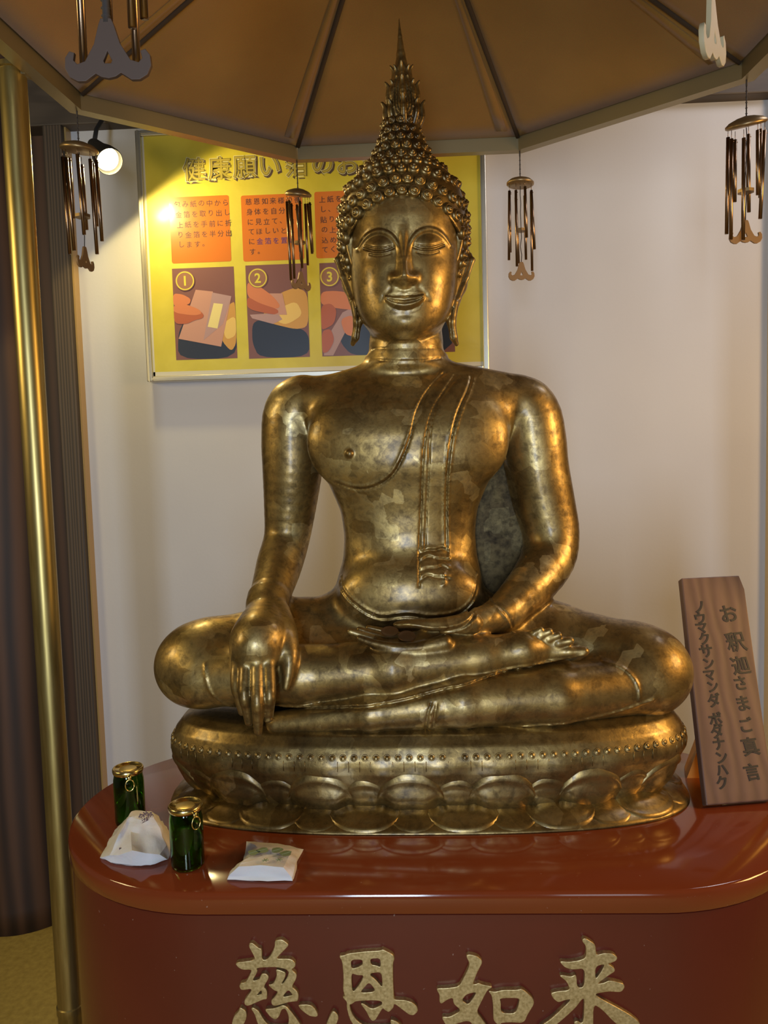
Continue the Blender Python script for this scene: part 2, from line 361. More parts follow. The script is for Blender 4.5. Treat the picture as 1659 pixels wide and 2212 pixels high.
o = mb.build('canopy_cloth', CLOTH, root)
md = o.modifiers.new('thick', 'SOLIDIFY'); md.thickness = .002; md.offset = 1
for i in range(8):
    mb = MB(); a = base[i]; d = APEX-a
    pts = [a+d*q+np.array([0,0,-.002]) for q in np.linspace(0.0, .97, 14)]
    mb.tube(pts, [.0052]*14, 8); mb.build('seam_rib', SEAM, root)
for i in range(8):                                 # flat pleat lying beside each seam
    mb = MB(); a = base[i]; side = (base[(i+1) % 8]-a); side /= np.linalg.norm(side); d = APEX-a
    row = []
    for q in np.linspace(.03, .9, 12):
        w0, w1 = .016*(1-q)+.004, .040*(1-q)+.006
        z = np.array([0,0,-.0015+ .022*math.sin(math.pi*q)*.55*(1-q)*.2])
        sg = lambda w: .0198*math.sin(math.pi*min(1, q*1.05))*(1-(2*w/(np.linalg.norm(base[(i+1)%8]-a)*(1-q)+1e-6)-1)**2)-.0025; row.append([a+d*q+side*w0+np.array([0,0,max(sg(w0), -.002)]), a+d*q+side*w1+np.array([0,0,max(sg(w1), -.002)])])
    mb.ring(row, close=False); o = mb.build('pleat', CLOTH, root); md = o.modifiers.new('t', 'SOLIDIFY'); md.thickness = .0015
sects = [(0.0, 0), (0.0, .036), (.004, .036), (.004, .004), (.026, .004), (.026, .030), (.030, .030), (.030, 0)]
prof = [[v for v in octv(CRAD+o_, dz)] for o_, dz in sects]
mb = MB()
for i in range(len(prof)):
    a, b = prof[i], prof[(i+1) % len(prof)]
    for j in range(8): mb.add([a[j], a[(j+1)%8], b[(j+1)%8], b[j]], [(0,1,2,3)])
o = mb.build('rim', RIM, root, smooth=False)
for sx, nm in ((-1, 'gold pole on the left'), (1, 'gold pole on the right, mostly out of view')):
    mb = MB(); px, py = (-.703, 1.45) if sx < 0 else (.695, 1.45)
    top = rimz(py)+.02
    mb.lathe((px, py, 0), [(.045,0),(.045,.012),(.024,.016),(.024,.42),(.0255,.422),(.0255,.436),(.0235,.438),(.0235,top-.012),(.027,top-.010),(.027,top-.002),(.0235,top),(.01,top+.004)], 32)
    o = mb.build('pole', BRASS, root); sharp(o, 40); o['label'] = nm
    mb = MB(); xa, xb = sorted((px, math.copysign(APO+.028, px))); mb.box(xa, xb, py-.012, py+.012, top-.022, top-.008); mb.build('bracket', RIM, root, smooth=False)

# ------------------------------------------------------------------ wind chimes
def pendant(mb, c, w, ang, tilt=0.0):
    """gilt hooked pendant; c top point, w overall width"""
    k = w/120.0
    half = [(0,0),(7,-1),(10,-8),(18,-35),(32,-58),(44,-62),(50,-56),(48,-46),(54,-44),(60,-52),(61,-66),(55,-78),(44,-84),(33,-84),(24,-78),(18,-74),(10,-79),(0,-81)]
    outline = half+[(-x, y) for x, y in reversed(half[1:-1])]
    hole = [(0,-42),(7,-58),(5,-62),(-5,-62),(-7,-58)]
    V, Fc = curve_mesh([[(x*k, y*k) for x, y in outline], [(x*k, y*k) for x, y in hole]], .0016, .0005)
    ca, sa = math.cos(ang), math.sin(ang); ct, st = math.cos(tilt), math.sin(tilt)
    out = []
    for x, y, z in V:
        x, y = x*ct-y*st, x*st+y*ct
        out.append(np.array(c)+np.array([x*ca-z*sa, x*sa+z*ca, y]))
    mb.add(out, Fc)
def chime(hook, ztop, tubes, rc, rt, label, pz, pang, captilt=(0,0), striker=.5, near=False, ptilt=0, pm=None):
    x0, y0, z0 = hook
    r = empty('wind_chime', (x0, y0, z0), label, 'wind chime', 'wind chimes hanging from the canopy rim')
    mb = MB()
    mb.tube([(x0, y0, z0+.004), (x0, y0, z0-.012)], .0018, 6)
    z = z0-.012
    while z > ztop+.012:
        mb.tube([(x0, y0, z), (x0, y0, z-.008)], .0014, 6); mb.lathe((x0, y0, z-.0105), [(.0008,0),(.0026,.0013),(.0008,.0026)], 8); z -= .0105
    mb.tube([(x0, y0, z), (x0, y0, ztop+.003)], .0011, 6); mb.build('hanging_chain', CORD, r)
    mb = MB(); ax = np.array([captilt[0], captilt[1], 1.0])
    mb.lathe((x0, y0, ztop-.008), [(rc*.93,0),(rc,.002),(rc,.006),(rc*.8,.012),(rc*.4,.017),(0.001,.019)], 28, axis=ax); mb.build('cap', CHIME_CAP, r)
    n = len(tubes)
    for i, (L, lean) in enumerate(tubes):
        a = 2*math.pi*(i+.35)/n; tx, ty = x0+rc*.86*math.cos(a), y0+rc*.86*math.sin(a)
        dz = -captilt[0]*rc*math.cos(a)-captilt[1]*rc*math.sin(a)
        zt = ztop-.020+dz-.004*(i % 3)
        mb = MB(); d = np.array([lean*.06, 0, -L])
        p0 = np.array([tx, ty, zt]); mb.tube([p0, p0+d*.5, p0+d], rt, 12)
        mb.tube([p0+np.array([0,0,.016]), p0], .0006, 5)
        mb.lathe(p0+np.array([rt*1.1, 0, -.006]), [(.0005,0),(.0017,.0012),(.0005,.0024)], 7)
        mb.build('tube', CHIME, r)
    zs = ztop-.02-striker; mb = MB(); mb.tube([(x0, y0, zs-.003), (x0, y0, zs+.003)], rc*.42, 8); mb.build('striker', CHIME_CAP, r, smooth=False)
    mb = MB(); rngp = random.Random(int(abs(x0)*1000)+3)
    pts = [(x0+rngp.uniform(-.0022,.0022)*(0 if k in (0, 9) else 1), y0, ztop-.01+(pz-ztop+.01)*k/9) for k in range(10)]
    mb.tube(pts, .0010 if not near else .0032, 6)
    if near:
        for k in range(24):
            zz = pz+.004+k*.0062; mb.lathe((x0, y0, zz), [(.001,0),(.0042,.0015),(.001,.003)], 8)
    mb.build('cord', CORD, r)
    mb = MB(); pendant(mb, (x0, y0, pz+.003), .071 if near else .063, pang, ptilt); mb.build('pendant', PEND if not near else (DPEND if x0 < 0 else PPEND), r)
    return r
ov = octv(CRAD+.012)
# order of octv: 0 right-mid-back,1 right-back,2 left-back,3 left-mid-back,4 left-mid-front,5 left-front,6 right-front,7 right-mid-front
hk = [tuple(v) for v in ov]
CAP2 = P(638, 414, 2.0)[2]; CAP3 = P(1120, 390, 2.0)[2]; CAP4 = P(1605, 262, 1.62)[2]; CAP1 = P(165, 316, 1.62)[2]
chime(hk[2], CAP2, [(.12,.05),(.15,.02),(.115,.08),(.13,.1),(.19,.06),(.18,.02),(.16,0),(.12,.12)], .033, .0033, 'brass wind chime in front of the yellow poster, left of the statue head', P(638, 588, 2.0)[2], .9, (.12, -.22), .10)
chime(hk[1], CAP3, [(.19,0),(.155,.02),(.16,.08),(.145,0),(.165,-.06),(.18,.0),(.12,.04),(.14,.1)], .033, .0033, 'brass wind chime in front of bare wall, right of the statue head', P(1120, 567, 2.0)[2], .12, (.05, .02), .095)
chime(hk[0], CAP4, [(.13,0),(.15,.03),(.12,0),(.185,-.03),(.19,.0),(.19,.0),(.12,.02),(.165,-.12)], .038, .0036, 'coppery wind chime at the right edge above the wooden sign', P(1605, 478, 1.62)[2], .06, (-.18, -.25), .11)
chime(hk[3], CAP1, [(.16,.05),(.125,.03),(.13,.05),(.12,.03),(.19,.06),(.18,.1),(.155,.08),(.185,.06)], .037, .0036, 'dark wind chime beside the glowing spotlight at upper left', P(180, 535, 1.62)[2], 1.45, (.12, -.1), .115)
c = P(230, 50, .69)
def near_chime(cx_, cy_, z_p, label, pang, rimi, ptilt, tubes):
    return chime((cx_, cy_, rimz(cy_)), 2.09, tubes, .036, .0036, label, z_p, pang, (0, 0), .12, True, ptilt)
near_chime(c[0], c[1], c[2], 'near wind chime at top left showing only its hooked pendant and tube ends', .03, 5, 0, [(.20,0),(.235,0),(.20,0),(.24,0),(.16,0),(.19,0),(.20,0),(.215,0)])
c = P(1535, -2, .69)
near_chime(c[0], c[1], c[2], 'near wind chime at top right with pale pendant turned edge-on', .98, 6, .22, [(.13,0),(.15,0),(.12,0),(.14,0),(.16,0),(.13,0),(.12,0),(.14,0)])

# ------------------------------------------------------------------ spotlight lamp
lp = P(233, 345, 2.13); dirn = np.array([.58, -.50, -.62]); dirn /= np.linalg.norm(dirn)
root = empty('wall_spotlight', tuple(lp), 'glowing cone spotlight beside the poster at upper left', 'spotlight')
mb = MB(); ds = -dirn
mb.lathe(lp+dirn*.012, [(.035,0),(.0362,.001),(.0365,.006),(.033,.03),(.024,.06),(.018,.10),(.014,.11),(.012,.11),(.022,.058),(.031,.030),(.0345,.006),(.0345,0)], 32, axis=ds, caps=False); mb.build('shade', mat('black_lamp_housing', (.06,.055,.05), .4, .5), root)
BULB = mat('glowing_bulb', (1,.9,.6), .4); b = BULB.node_tree.nodes['Principled BSDF']; b.inputs['Emission Color'].default_value = (1,.86,.45,1); b.inputs['Emission Strength'].default_value = 14
mb = MB(); mb.lathe(lp+dirn*.006, [(.001,-.006),(.016,-.003),(.028,.004),(.030,.010),(.02,.03)], 28, axis=ds); mb.build('bulb', BULB, root)
mb = MB(); q = lp-dirn*.09; mb.tube([q, q+np.array([-.01,.05,.06]), (q[0]-.01, 2.335, 2.50)], .006, 10); mb.build('arm', mat('black_bracket', (.03,.03,.03), .5), root)
l = bpy.data.lights.new('spotlight_beam', 'SPOT'); l.energy = 13; l.color = (1.0, .80, .34); l.spot_size = R(168); l.spot_blend = .12; l.shadow_soft_size = .028
o = bpy.data.objects.new('spotlight_beam', l); COL.objects.link(o); o.location = lp+dirn*.02; o.rotation_euler = Vector(np.array([.52,.06,-.80])).to_track_quat('-Z','Y').to_euler()

# ------------------------------------------------------------------ poster
PY = 2.335
def PP(px, py, d=0.0): p = P(px, py, PY); return np.array([p[0], PY-d, p[2]])
p00 = PP(307, 300); p11 = PP(1044, 812)
X0, X1, Z1, Z0 = PP(318, 560)[0], PP(1040, 560)[0], PP(303, 296)[2], PP(331, 813)[2]
root = empty('framed_poster', ((X0+X1)/2, PY, Z0), 'framed yellow instruction poster with numbered photos on the wall behind the statue', 'poster')
fw = .016
mb = MB(); 
for (xa, xb, za, zb) in ((X0-fw, X0, Z0-fw, Z1+fw), (X1, X1+fw, Z0-fw, Z1+fw), (X0, X1, Z0-fw, Z0), (X0, X1, Z1, Z1+fw)):
    mb.box(xa, xb, PY-.008, PY+.044, za, zb, bev=.0025)
    if xb-xa < .03: mb.box(xa+.006, xa+.010, PY-.011, PY-.007, za, zb)
    else: mb.box(xa, xb, PY-.011, PY-.007, za+.006, za+.010)
o = mb.build('frame', FRAME, root, smooth=False)
YEL = mat('yellow_poster_film', (.62,.50,.035), .42, 0, Coat_Weight=.22, Coat_Roughness=.16); t = NT(YEL); v = t.coords()
n = t.noise(v, 9, 4, .5, .6); 
t.l(t.ramp(n.outputs[0], [(.3,(.56,.46,.035)),(.7,(.66,.55,.06))]), t.b.inputs['Base Color']); t.bump(n.outputs[0], .35, .006)
mb = MB(); mb.box(X0, X1, PY, PY+.04, Z0, Z1); mb.build('sheet', YEL, root, smooth=False)
mb = MB(); mb.box(X0+.001, X0+.007, PY-.0004, PY, Z0, Z1); mb.box(X0, X1, PY-.0004, PY, Z0, Z0+.012); mb.build('margin', flat('pale_poster_margin', (.62,.58,.45), .3), root, smooth=False)
def rrect(mb, xa, xb, za, zb, y, r=.006, m=0):
    pts = []
    for cx_, cz_, a0 in ((xb-r, zb-r, 0), (xa+r, zb-r, 90), (xa+r, za+r, 180), (xb-r, za+r, 270)):
        for k in range(5): a = R(a0+k*22.5); pts.append((cx_+r*math.cos(a), cz_+r*math.sin(a)))
    n = len(pts); mb.add([(x, y, z) for x, z in pts]+[(x, PY, z) for x, z in pts], [tuple(range(n))]+[(i, (i+1) % n, n+(i+1) % n, n+i) for i in range(n)], m)
OR = mat('orange_print', (.62,.17,.02), .3, 0, Coat_Weight=.6, Coat_Roughness=.1)
PTXT = mat('dark_print_text', (.09,.03,.02), .5); PTXT2 = mat('purple_print_text', (.10,.03,.16), .5)
panels = [(368, 497, 424, 567, [(374,442,'包み紙の中から'),(377,464,'金箔を取り出し'),(380,486,'上紙を手前に折'),(381,508,'り金箔を半分出'),(383,529,'します。')]),
          (523, 655, 420, 563, [(528,436,'慈恩如来様の御'),(530,458,'身体を自分の体'),(532,480,'に見立て、治し'),(534,501,'てほしいところ'),(535,522,'に金箔を置きま'),(537,544,'す。')]),
          (681, 812, 412, 556, [(687,431,'上紙を取り出'),(689,453,'し、金箔を上に'),(690,475,'貼り付け、そ'),(692,497,'の上から心を'),(693,519,'込めて押し'),(693,540,'てください。')]),
          (838, 968, 406, 550, [])]
for xa, xb, ya, yb, lines in panels:
    a = PP(xa, ya); b_ = PP(xb, yb)
    mb = MB(); rrect(mb, PP(xa, (ya+yb)/2)[0], PP(xb, (ya+yb)/2)[0], PP((xa+xb)/2, yb)[2], PP((xa+xb)/2, ya)[2], PY-.0006); pn = mb.build('text_panel', OR, root, smooth=False)
    mb = MB()
    for lx, ly, tx in lines:
        s0 = PP(lx+9, ly); zc = s0[2]; step = .0265*.86
        for i, chh in enumerate(tx):
            q = np.array([s0[0]+i*step*1.03, PY-.0009, zc])
            glyph(mb, chh, q, EX, EZ, .0195, m=1 if (lines[0][2][0] == '慈' and ly == 522 and i > 0) else 0, offset=.0001, depth=.0001, center=chh not in '、。りしのいく')
    if lines: mb.build('printed_text', PTXT, pn, smooth=False, mats=[PTXT2])
# title: layered outline letters
title = [(420,'健'),(475,'康'),(529,'願'),(583,'い'),(640,'箔'),(697,'の'),(752,'お'),(806,'納')]
for nm, off, dx, dz, lift, mt in (('title_shadow', .0035, .004, -.005, .0004, flat('title_shadow_brown', (.10,.065,.05))), ('title_outline', .0030, 0, 0, .0008, flat('title_outline_cream', (.72,.66,.36))), ('title_edge', .0014, 0, 0, .0012, flat('title_edge_dark', (.12,.09,.02))), ('title_fill', .0002, 0, 0, .0016, flat('title_fill_olive', (.42,.33,.06)))):
    mb = MB()
    for tx, chh in title:
        q = PP(tx, 365); q = np.array([q[0]+dx, PY-lift, PP(420, 366)[2]+dz]); glyph(mb, chh, q, EX, EZ, .068, offset=off, depth=.0001)
    mb.build(nm, mt, root, smooth=False)
# photos
phm = {'bg': flat('photo_mauve', (.20,.085,.075)), 'skin': flat('photo_hand', (.60,.20,.085)), 'skin2': flat('photo_hand_deep', (.42,.11,.05)), 'paper': flat('photo_packet', (.52,.27,.20)), 'leaf': flat('photo_gold_leaf', (.75,.62,.25)), 'gold': flat('photo_gold_body', (.58,.30,.07)), 'gold2': flat('photo_gold_light', (.75,.50,.14)), 'navy': flat('photo_navy', (.022,.030,.055)), 'yel': flat('photo_number_yellow', (.70,.58,.06)), 'pale': flat('photo_pale_cloth', (.42,.26,.25)), 'num': flat('photo_number_back', (.30,.14,.08))}
phk = list(phm)
def photo(rect, shapes, num, npx, npy):
    xa, xb, ya, yb = rect; mb = MB()
    ax, bx = PP(xa, (ya+yb)/2)[0], PP(xb, (ya+yb)/2)[0]; az, bz = PP((xa+xb)/2, yb)[2], PP((xa+xb)/2, ya)[2]
    mb.box(ax, bx, PY-.0005, PY, az, bz, 0)
    for k, (mk, pts) in enumerate(shapes):
        q = []
        for x, y in pts: w = PP(x, y); q.append((min(max(w[0], ax), bx), min(max(w[2], az), bz)))
        for _ in range(0 if mk in ('paper','leaf','pale') else 2): q = [(a_[0]*w+b_[0]*(1-w), a_[1]*w+b_[1]*(1-w)) for a_, b_ in zip(q, q[1:]+q[:1]) for w in (.8, .2)]
        V, Fc = curve_mesh([q], .00006)
        mb.add([(x, PY-.0007-.00022*k-z, y) for x, y, z in V], Fc, phk.index(mk))
    c_ = PP(npx, npy); yy = PY-.0007-.00022*len(shapes)
    ro, ri = .0265, .0235
    for r1, r0, mk, dy in ((.0285, .0, 'num', 0), (ro, ri, 'yel', .0002)):
        k = 40; V = [(c_[0]+r_*math.cos(2*math.pi*j/k), yy-dy, c_[2]+r_*math.sin(2*math.pi*j/k)) for r_ in (r1, max(r0, 1e-4)) for j in range(k)]
        mb.add(V, [(j, (j+1) % k, k+(j+1) % k, k+j) for j in range(k)], phk.index(mk))
    glyph(mb, num, np.array([c_[0], yy-.0004, c_[2]]), EX, EZ, .038, m=phk.index('yel'), offset=.0009, depth=.0001)
    mb.build('photo', phm['bg'], root, smooth=False, mats=[phm[k] for k in phk[1:]])
photo((376, 509, 578, 776), [('navy', [(385,720),(400,690),(509,700),(512,776),(385,776)]), ('gold', [(470,680),(505,650),(512,660),(512,740),(500,760),(478,735)]), ('gold2', [(480,700),(512,680),(512,725),(488,735)]),
    ('paper', [(423,626),(460,630),(461,636),(500,641),(478,749),(386,732)]), ('pale', [(459,632),(500,640),(482,700),(440,735)]), ('leaf', [(462,655),(482,657),(470,710),(449,706)]),
    ('skin', [(374,634),(395,636),(413,646),(410,658),(374,664)]), ('skin2', [(374,662),(400,660),(428,668),(441,680),(438,688),(420,692),(405,700),(374,700)]), ('skin', [(374,660),(400,657),(430,668),(437,678),(420,682),(374,676)])], '1', 400, 607)
photo((534, 666, 571, 773), [('navy', [(545,700),(560,690),(630,700),(668,720),(668,773),(560,773),(545,740)]), ('gold', [(600,635),(640,620),(668,632),(668,705),(640,712),(590,700),(560,690)]), ('gold2', [(605,665),(640,650),(655,680),(620,702),(598,695)]),
    ('pale', [(540,680),(600,676),(610,690),(590,700),(545,688)]), ('paper', [(580,634),(610,634),(620,680),(590,680)]),
    ('skin', [(534,608),(560,618),(590,640),(606,660),(600,668),(560,660),(534,640)]), ('skin2', [(534,640),(560,655),(600,668),(602,676),(590,680),(534,668)])], '2', 557, 601)
photo((693, 824, 566, 768), [('navy', [(727,690),(750,680),(790,700),(826,720),(826,768),(760,768),(735,740)]), ('pale', [(700,740),(740,675),(770,660),(826,665),(826,690),(760,690),(720,768),(700,768)]), 
    ('skin', [(693,630),(730,628),(790,640),(826,650),(826,675),(740,668),(693,660)]), ('skin2', [(693,660),(715,655),(728,670),(722,700),(700,712),(693,710)]), ('skin2', [(693,715),(715,710),(723,735),(710,760),(693,764)]), ('skin', [(735,690),(760,680),(775,700),(765,728),(745,722)])], '3', 712, 598)
photo((851, 981, 561, 762), [('navy', [(851,690),(981,650),(981,762),(851,762)]), ('gold', [(851,640),(940,630),(960,690),(851,720)]), ('skin', [(900,610),(981,600),(981,660),(910,670)])], '4', 872, 593)

# ------------------------------------------------------------------ table-top things
def bottle(px, py, label, ring_ang, h=.104, rb=.0215):
    rb = .0243; h = .093 if px < 300 else .092
    c = PZ(px, py, TZ); c[1] += rb
    r = empty('glass_jar', (c[0], c[1], TZ), label, 'jar', 'small green glass jars with gold pull-tab lids')
    z = TZ+.0004
    mb = MB(); th = .0018
    outer = [(.004,.0),(rb*.86,0),(rb*.97,.002),(rb*1.0,.006),(rb*1.0,h*.70),(rb*.985,h*.80),(rb*.93,h*.87),(rb*.93,h*.935),(rb*.90,h*.95)]
    inner = [(x-th if x > .01 else .003, max(y, .003)) for x, y in reversed(outer)]
    mb.lathe((c[0], c[1], z), outer+inner, 40); mb.build('glass_body', GLASSG, r)
    mb = MB(); mb.lathe((c[0], c[1], z+.0035), [(.003,0),(rb-.003,0),(rb-.0025,h*.5),(.003,h*.5)], 30); mb.build('drink', mat('pale_drink', (.40,.52,.08), .05, 0, Transmission_Weight=.9, IOR=1.33), r)
    mb = MB(); rl = rb*.985
    mb.lathe((c[0], c[1], z+h*.925), [(rl*.93,-.002),(rl,0),(rl*1.03,.003),(rl*1.03,.006),(rl*.98,.0078),(rl*.92,.0075),(rl*.90,.0055),(.001,.0050)], 40); o = mb.build('lid', LID, r)
    mb2 = MB(); mb2.lathe((c[0], c[1], z+h*.925+.0050), [(.001,.0006),(rl*.55,.0006),(rl*.6,.0001)], 30); mb2.build('lid_print', LIDTOP, o)
    ca, sa = math.cos(ring_ang), math.sin(ring_ang); e = np.array([ca, sa, 0.]); s_ = np.array([-sa, ca, 0.])
    a = np.array([c[0], c[1], z+h*.925+.002])+e*(rl*1.03)
    mb = MB(); mb.tube([a-e*.003, a+e*.002, a+e*.0025-EZ*.006], .0016, 8, flat=2.2)
    k = 20; cc = a+e*.0035-EZ*.0145; loop = [cc+s_*(.0068*math.cos(2*math.pi*j/k))+EZ*(.0092*math.sin(2*math.pi*j/k)) for j in range(k+1)]
    mb.tube(loop, .0009, 6); mb.build('pull_ring', LID, r)
bottle(271, 1792, 'green glass jar with gold lid standing behind the crumpled paper packet', -1.15, .112, .0215)
bottle(396, 1888, 'green glass jar with gold lid nearest the front, right of the paper packet', -.75, .103, .0205)

def packet(name, label, outline, ridge_h, label_shapes, zc=None):
    """folded paper packet: base outline (pixels on the tabletop) and an inner raised plateau"""
    pass
def cloth_packet(name, label, rings, prints, parent_loc, group=None):
    r = empty(name, parent_loc, label, 'paper packet', group)
    mb = MB(); mb.ring(rings); o = mb.build('wrapper', PAPER, r, smooth=True)
    sharp(o, 28)
    m = o.modifiers.new('s', 'SUBSURF'); m.levels = 2; m.render_levels = 2; m.subdivision_type = 'SIMPLE'
    tx = bpy.data.textures.new('crumple', 'CLOUDS'); tx.noise_scale = .018; d = o.modifiers.new('d', 'DISPLACE'); d.texture = tx; d.strength = .006; d.mid_level = .5; d.texture_coords = 'LOCAL'
    return r, o
def lift(px, py, Y): return P(px, py, Y)
# crumpled pyramid packet
z0 = TZ+.0035
def TP(px, py, z): return PZ(px, py, z)
base = [(216,1853),(240,1862),(285,1870),(325,1868),(362,1857),(372,1835),(368,1800),(350,1775),(300,1770),(262,1778),(245,1800),(230,1828)]
r1 = [(236,1848),(258,1847),(285,1837),(315,1843),(345,1846),(360,1826),(358,1795),(342,1768),(305,1762),(272,1768),(256,1790),(245,1822)]
r2 = [(258,1802),(266,1795),(282,1796),(303,1800),(325,1796),(345,1790),(350,1778),(343,1762),(312,1760),(284,1762),(270,1774),(264,1788)]
r3 = [(275,1768),(280,1765),(290,1766),(303,1770),(318,1768),(330,1764),(334,1758),(326,1753),(312,1753),(296,1750),(284,1754),(278,1760)]
Z = lambda L, z, j=0: [TP(x, y+dy, zz) for (x, y), zz, dy in zip(L, z if hasattr(z, '__len__') else [z]*len(L), [0]*len(L))]
rings = [Z(base, z0-.003), Z(base, [z0+.001]*12), Z(r1, [z0+.012,z0+.017,z0+.030,z0+.020,z0+.016,z0+.016,z0+.018,z0+.018,z0+.016,z0+.014,z0+.014,z0+.014]), Z(r2, [z0+.034]*12), Z(r3, [z0+.046]*12)]
c = TP(300, 1820, TZ)
rt, wo = cloth_packet('paper_packet', 'crumpled white paper packet with dark writing between the two green jars', rings, None, (c[0], c[1], TZ), 'wrapped sweets in white paper')
mb = MB(); ink = mat('brown_stamp_ink', (.12,.07,.08), .6)
for (px, py, ch_, sz, an) in ((312,1766,'餅',.016,.6),(303,1778,'屋',.016,.6),(295,1790,'菓',.016,.6),(325,1762,'銘',.009,.6)):
    q = TP(px, py, z0+.047-(py-1768)*.0009); nrm = np.array([.1,-.75,.65]); nrm /= np.linalg.norm(nrm); ex = np.array([math.cos(an*.3), 0, 0.]); ex = EX*math.cos(.5)+np.cross(nrm, EX)*math.sin(.5); ez = np.cross(nrm, ex)
    glyph(mb, ch_, q+nrm*.003, ex, ez, sz, offset=.0003, depth=.0002)
q = TP(269, 1832, z0+.022)
mb.box(q[0]-.007, q[0]+.007, q[1]-.003, q[1]-.0015, q[2]-.001, q[2]+.0015)
mb.build('stamp', ink, rt, smooth=False)
# flat pillow packet
base = [(491,1900),(560,1903),(632,1903),(640,1880),(643,1860),(655,1835),(600,1822),(533,1818),(530,1840),(524,1860),(508,1875),(498,1885)]
mid = [(493,1893),(560,1893),(630,1896),(637,1872),(641,1850),(640,1835),(598,1824),(536,1820),(533,1840),(527,1858),(512,1868),(500,1880)]
top = [(515,1872),(562,1869),(612,1874),(618,1862),(625,1848),(622,1838),(595,1832),(556,1829),(545,1842),(540,1850),(530,1858),(520,1866)]
rings = [Z(base, z0-.003), Z(base, z0), Z(mid, [z0+.004,z0+.005,z0+.004,z0+.012,z0+.010,z0+.006,z0+.008,z0+.006,z0+.009,z0+.010,z0+.008,z0+.006]), Z(top, [z0+.020]*12)]
c = TP(570, 1865, TZ)
rt, wo = cloth_packet('paper_packet', 'flat white wrapped packet with green leaf prints in front of the lotus base', rings, None, (c[0], c[1], TZ), 'wrapped sweets in white paper')
mb = MB(); grn = mat('grey_green_print', (.20,.25,.13), .6)
for px, py, a in ((548,1843,.3),(568,1838,1.2),(598,1838,2.2),(618,1845,.8)):
    q = TP(px, py, z0+.0225); k = 14
    V = [(q[0]+.0085*math.cos(2*math.pi*j/k+a)*(1+.18*math.cos(5*j)), q[1]+.008*math.sin(2*math.pi*j/k+a), q[2]+.0012) for j in range(k)]; mb.add(V, [tuple(range(k))])
    mb.tube([(q[0]-.006, q[1]-.004, q[2]+.0016), (q[0]+.006, q[1]+.004, q[2]+.0016)], .0005, 5)
for px, py in ((573,1858),(603,1857)):
    q = TP(px, py, z0+.0235)
    for a in (0, 1.05, 2.1): mb.tube([(q[0]-.005*math.cos(a), q[1]-.005*math.sin(a), q[2]), (q[0]+.005*math.cos(a), q[1]+.005*math.sin(a), q[2])], .0005, 5)
mb.build('leaf_print', grn, rt, smooth=False)

# ------------------------------------------------------------------ wooden sign
A = PZ(1526, 1749, TZ+.0005); B_ = PZ(1659, 1738, TZ+.0005); exs = (B_-A); exs[2] = 0; exs /= np.linalg.norm(exs)
TL = P(1472, 1257, 1.465); upv = TL-A; upv -= exs*np.dot(upv, exs)*.0
H = np.linalg.norm(upv); ups = upv/H; ups_n = ups-exs*np.dot(ups, exs); ups_n /= np.linalg.norm(ups_n)
nrm = np.cross(exs, ups_n); nrm /= np.linalg.norm(nrm)      # towards the viewer
WS = .118; TH = .016
root = empty('wooden_sign', tuple(A+exs*WS/2), 'leaning reddish wooden sign with vertical black brush writing, right of the statue', 'sign')
mb = MB(); fr = []
def SPt(u, v, w): return A+exs*u+ups*v+nrm*w
poly = [(0,0),(WS,0),(WS+.001,H*.93),(WS-.006,H),(.0,H),(-.001,H*.5)]
mb.add([SPt(u, v, 0) for u, v in poly]+[SPt(u, v, -TH) for u, v in poly], [tuple(range(6)), tuple(reversed(range(6, 12)))]+[(i+6, (i+1) % 6+6, (i+1) % 6, i) for i in range(6)])
zmin = min(p[2] for p in mb.v); mb.v = [(x, y, z+(TZ-zmin)) for x, y, z in mb.v]; A = A+np.array([0,0,TZ-zmin])
o = mb.build('board', SIGNWOOD, root, smooth=False); m = o.modifiers.new('b', 'BEVEL'); m.width = .0022; m.segments = 2
mb = MB()
right = [(1575,1325,'お',42),(1590,1386,'釈',54),(1600,1437,'迦',50),(1600,1475,'さ',34),(1606,1519,'ま',36),(1613,1565,'ご',34),(1621,1612,'真',48),(1625,1667,'言',44)]
left = [(1511,1311,'ノ',31),(1513,1335,'ウ',29),(1517,1357,'マ',28),(1522,1379,'ク',29),(1526,1406,'サ',32),(1532,1433,'ン',28),(1534,1459,'マ',28),(1541,1483,'ン',28),(1543,1512,'ダ',31),(1546,1553,'ボ',32),(1550,1579,'ダ',31),(1554,1606,'ナ',30),(1560,1636,'ン',30),(1560,1663,'ハ',28),(1560,1690,'ク',30)]
for nm_, col_ in (('inscription', right), ('inscription', left)):
  mb = MB()
  for x, y, chh, sz in col_:
    q = PN(x, y, A+nrm*.0006, nrm); ru = exs*math.cos(.05)+ups_n*math.sin(.05); rv = np.cross(nrm, ru)
    glyph(mb, chh, q, ru, rv, sz*q[1]/F*(.84 if chh in '釈迦真言' else 1.0), offset=.0006, depth=.0003)
  mb.build(nm_, INK, root, smooth=False)
mb = MB()
q0 = PZ(1492, 1676, TZ); 
poly = [(0,0),(.055,0),(.055,.20),(.042,.115)]
bx, by = P(1484, 1645, 1.40)[0], 1.40
pl = [(bx, TZ), (bx+.075, TZ), (bx+.075, TZ+.20), (bx+.050, TZ+.14)]
mb.add([(x, by, z) for x, z in pl]+[(x+.012, by+.05, z) for x, z in pl], [(0,1,2,3),(7,6,5,4),(0,4,5,1),(1,5,6,2),(2,6,7,3),(3,7,4,0)])
mb.build('support', ORANGE, root, smooth=False)

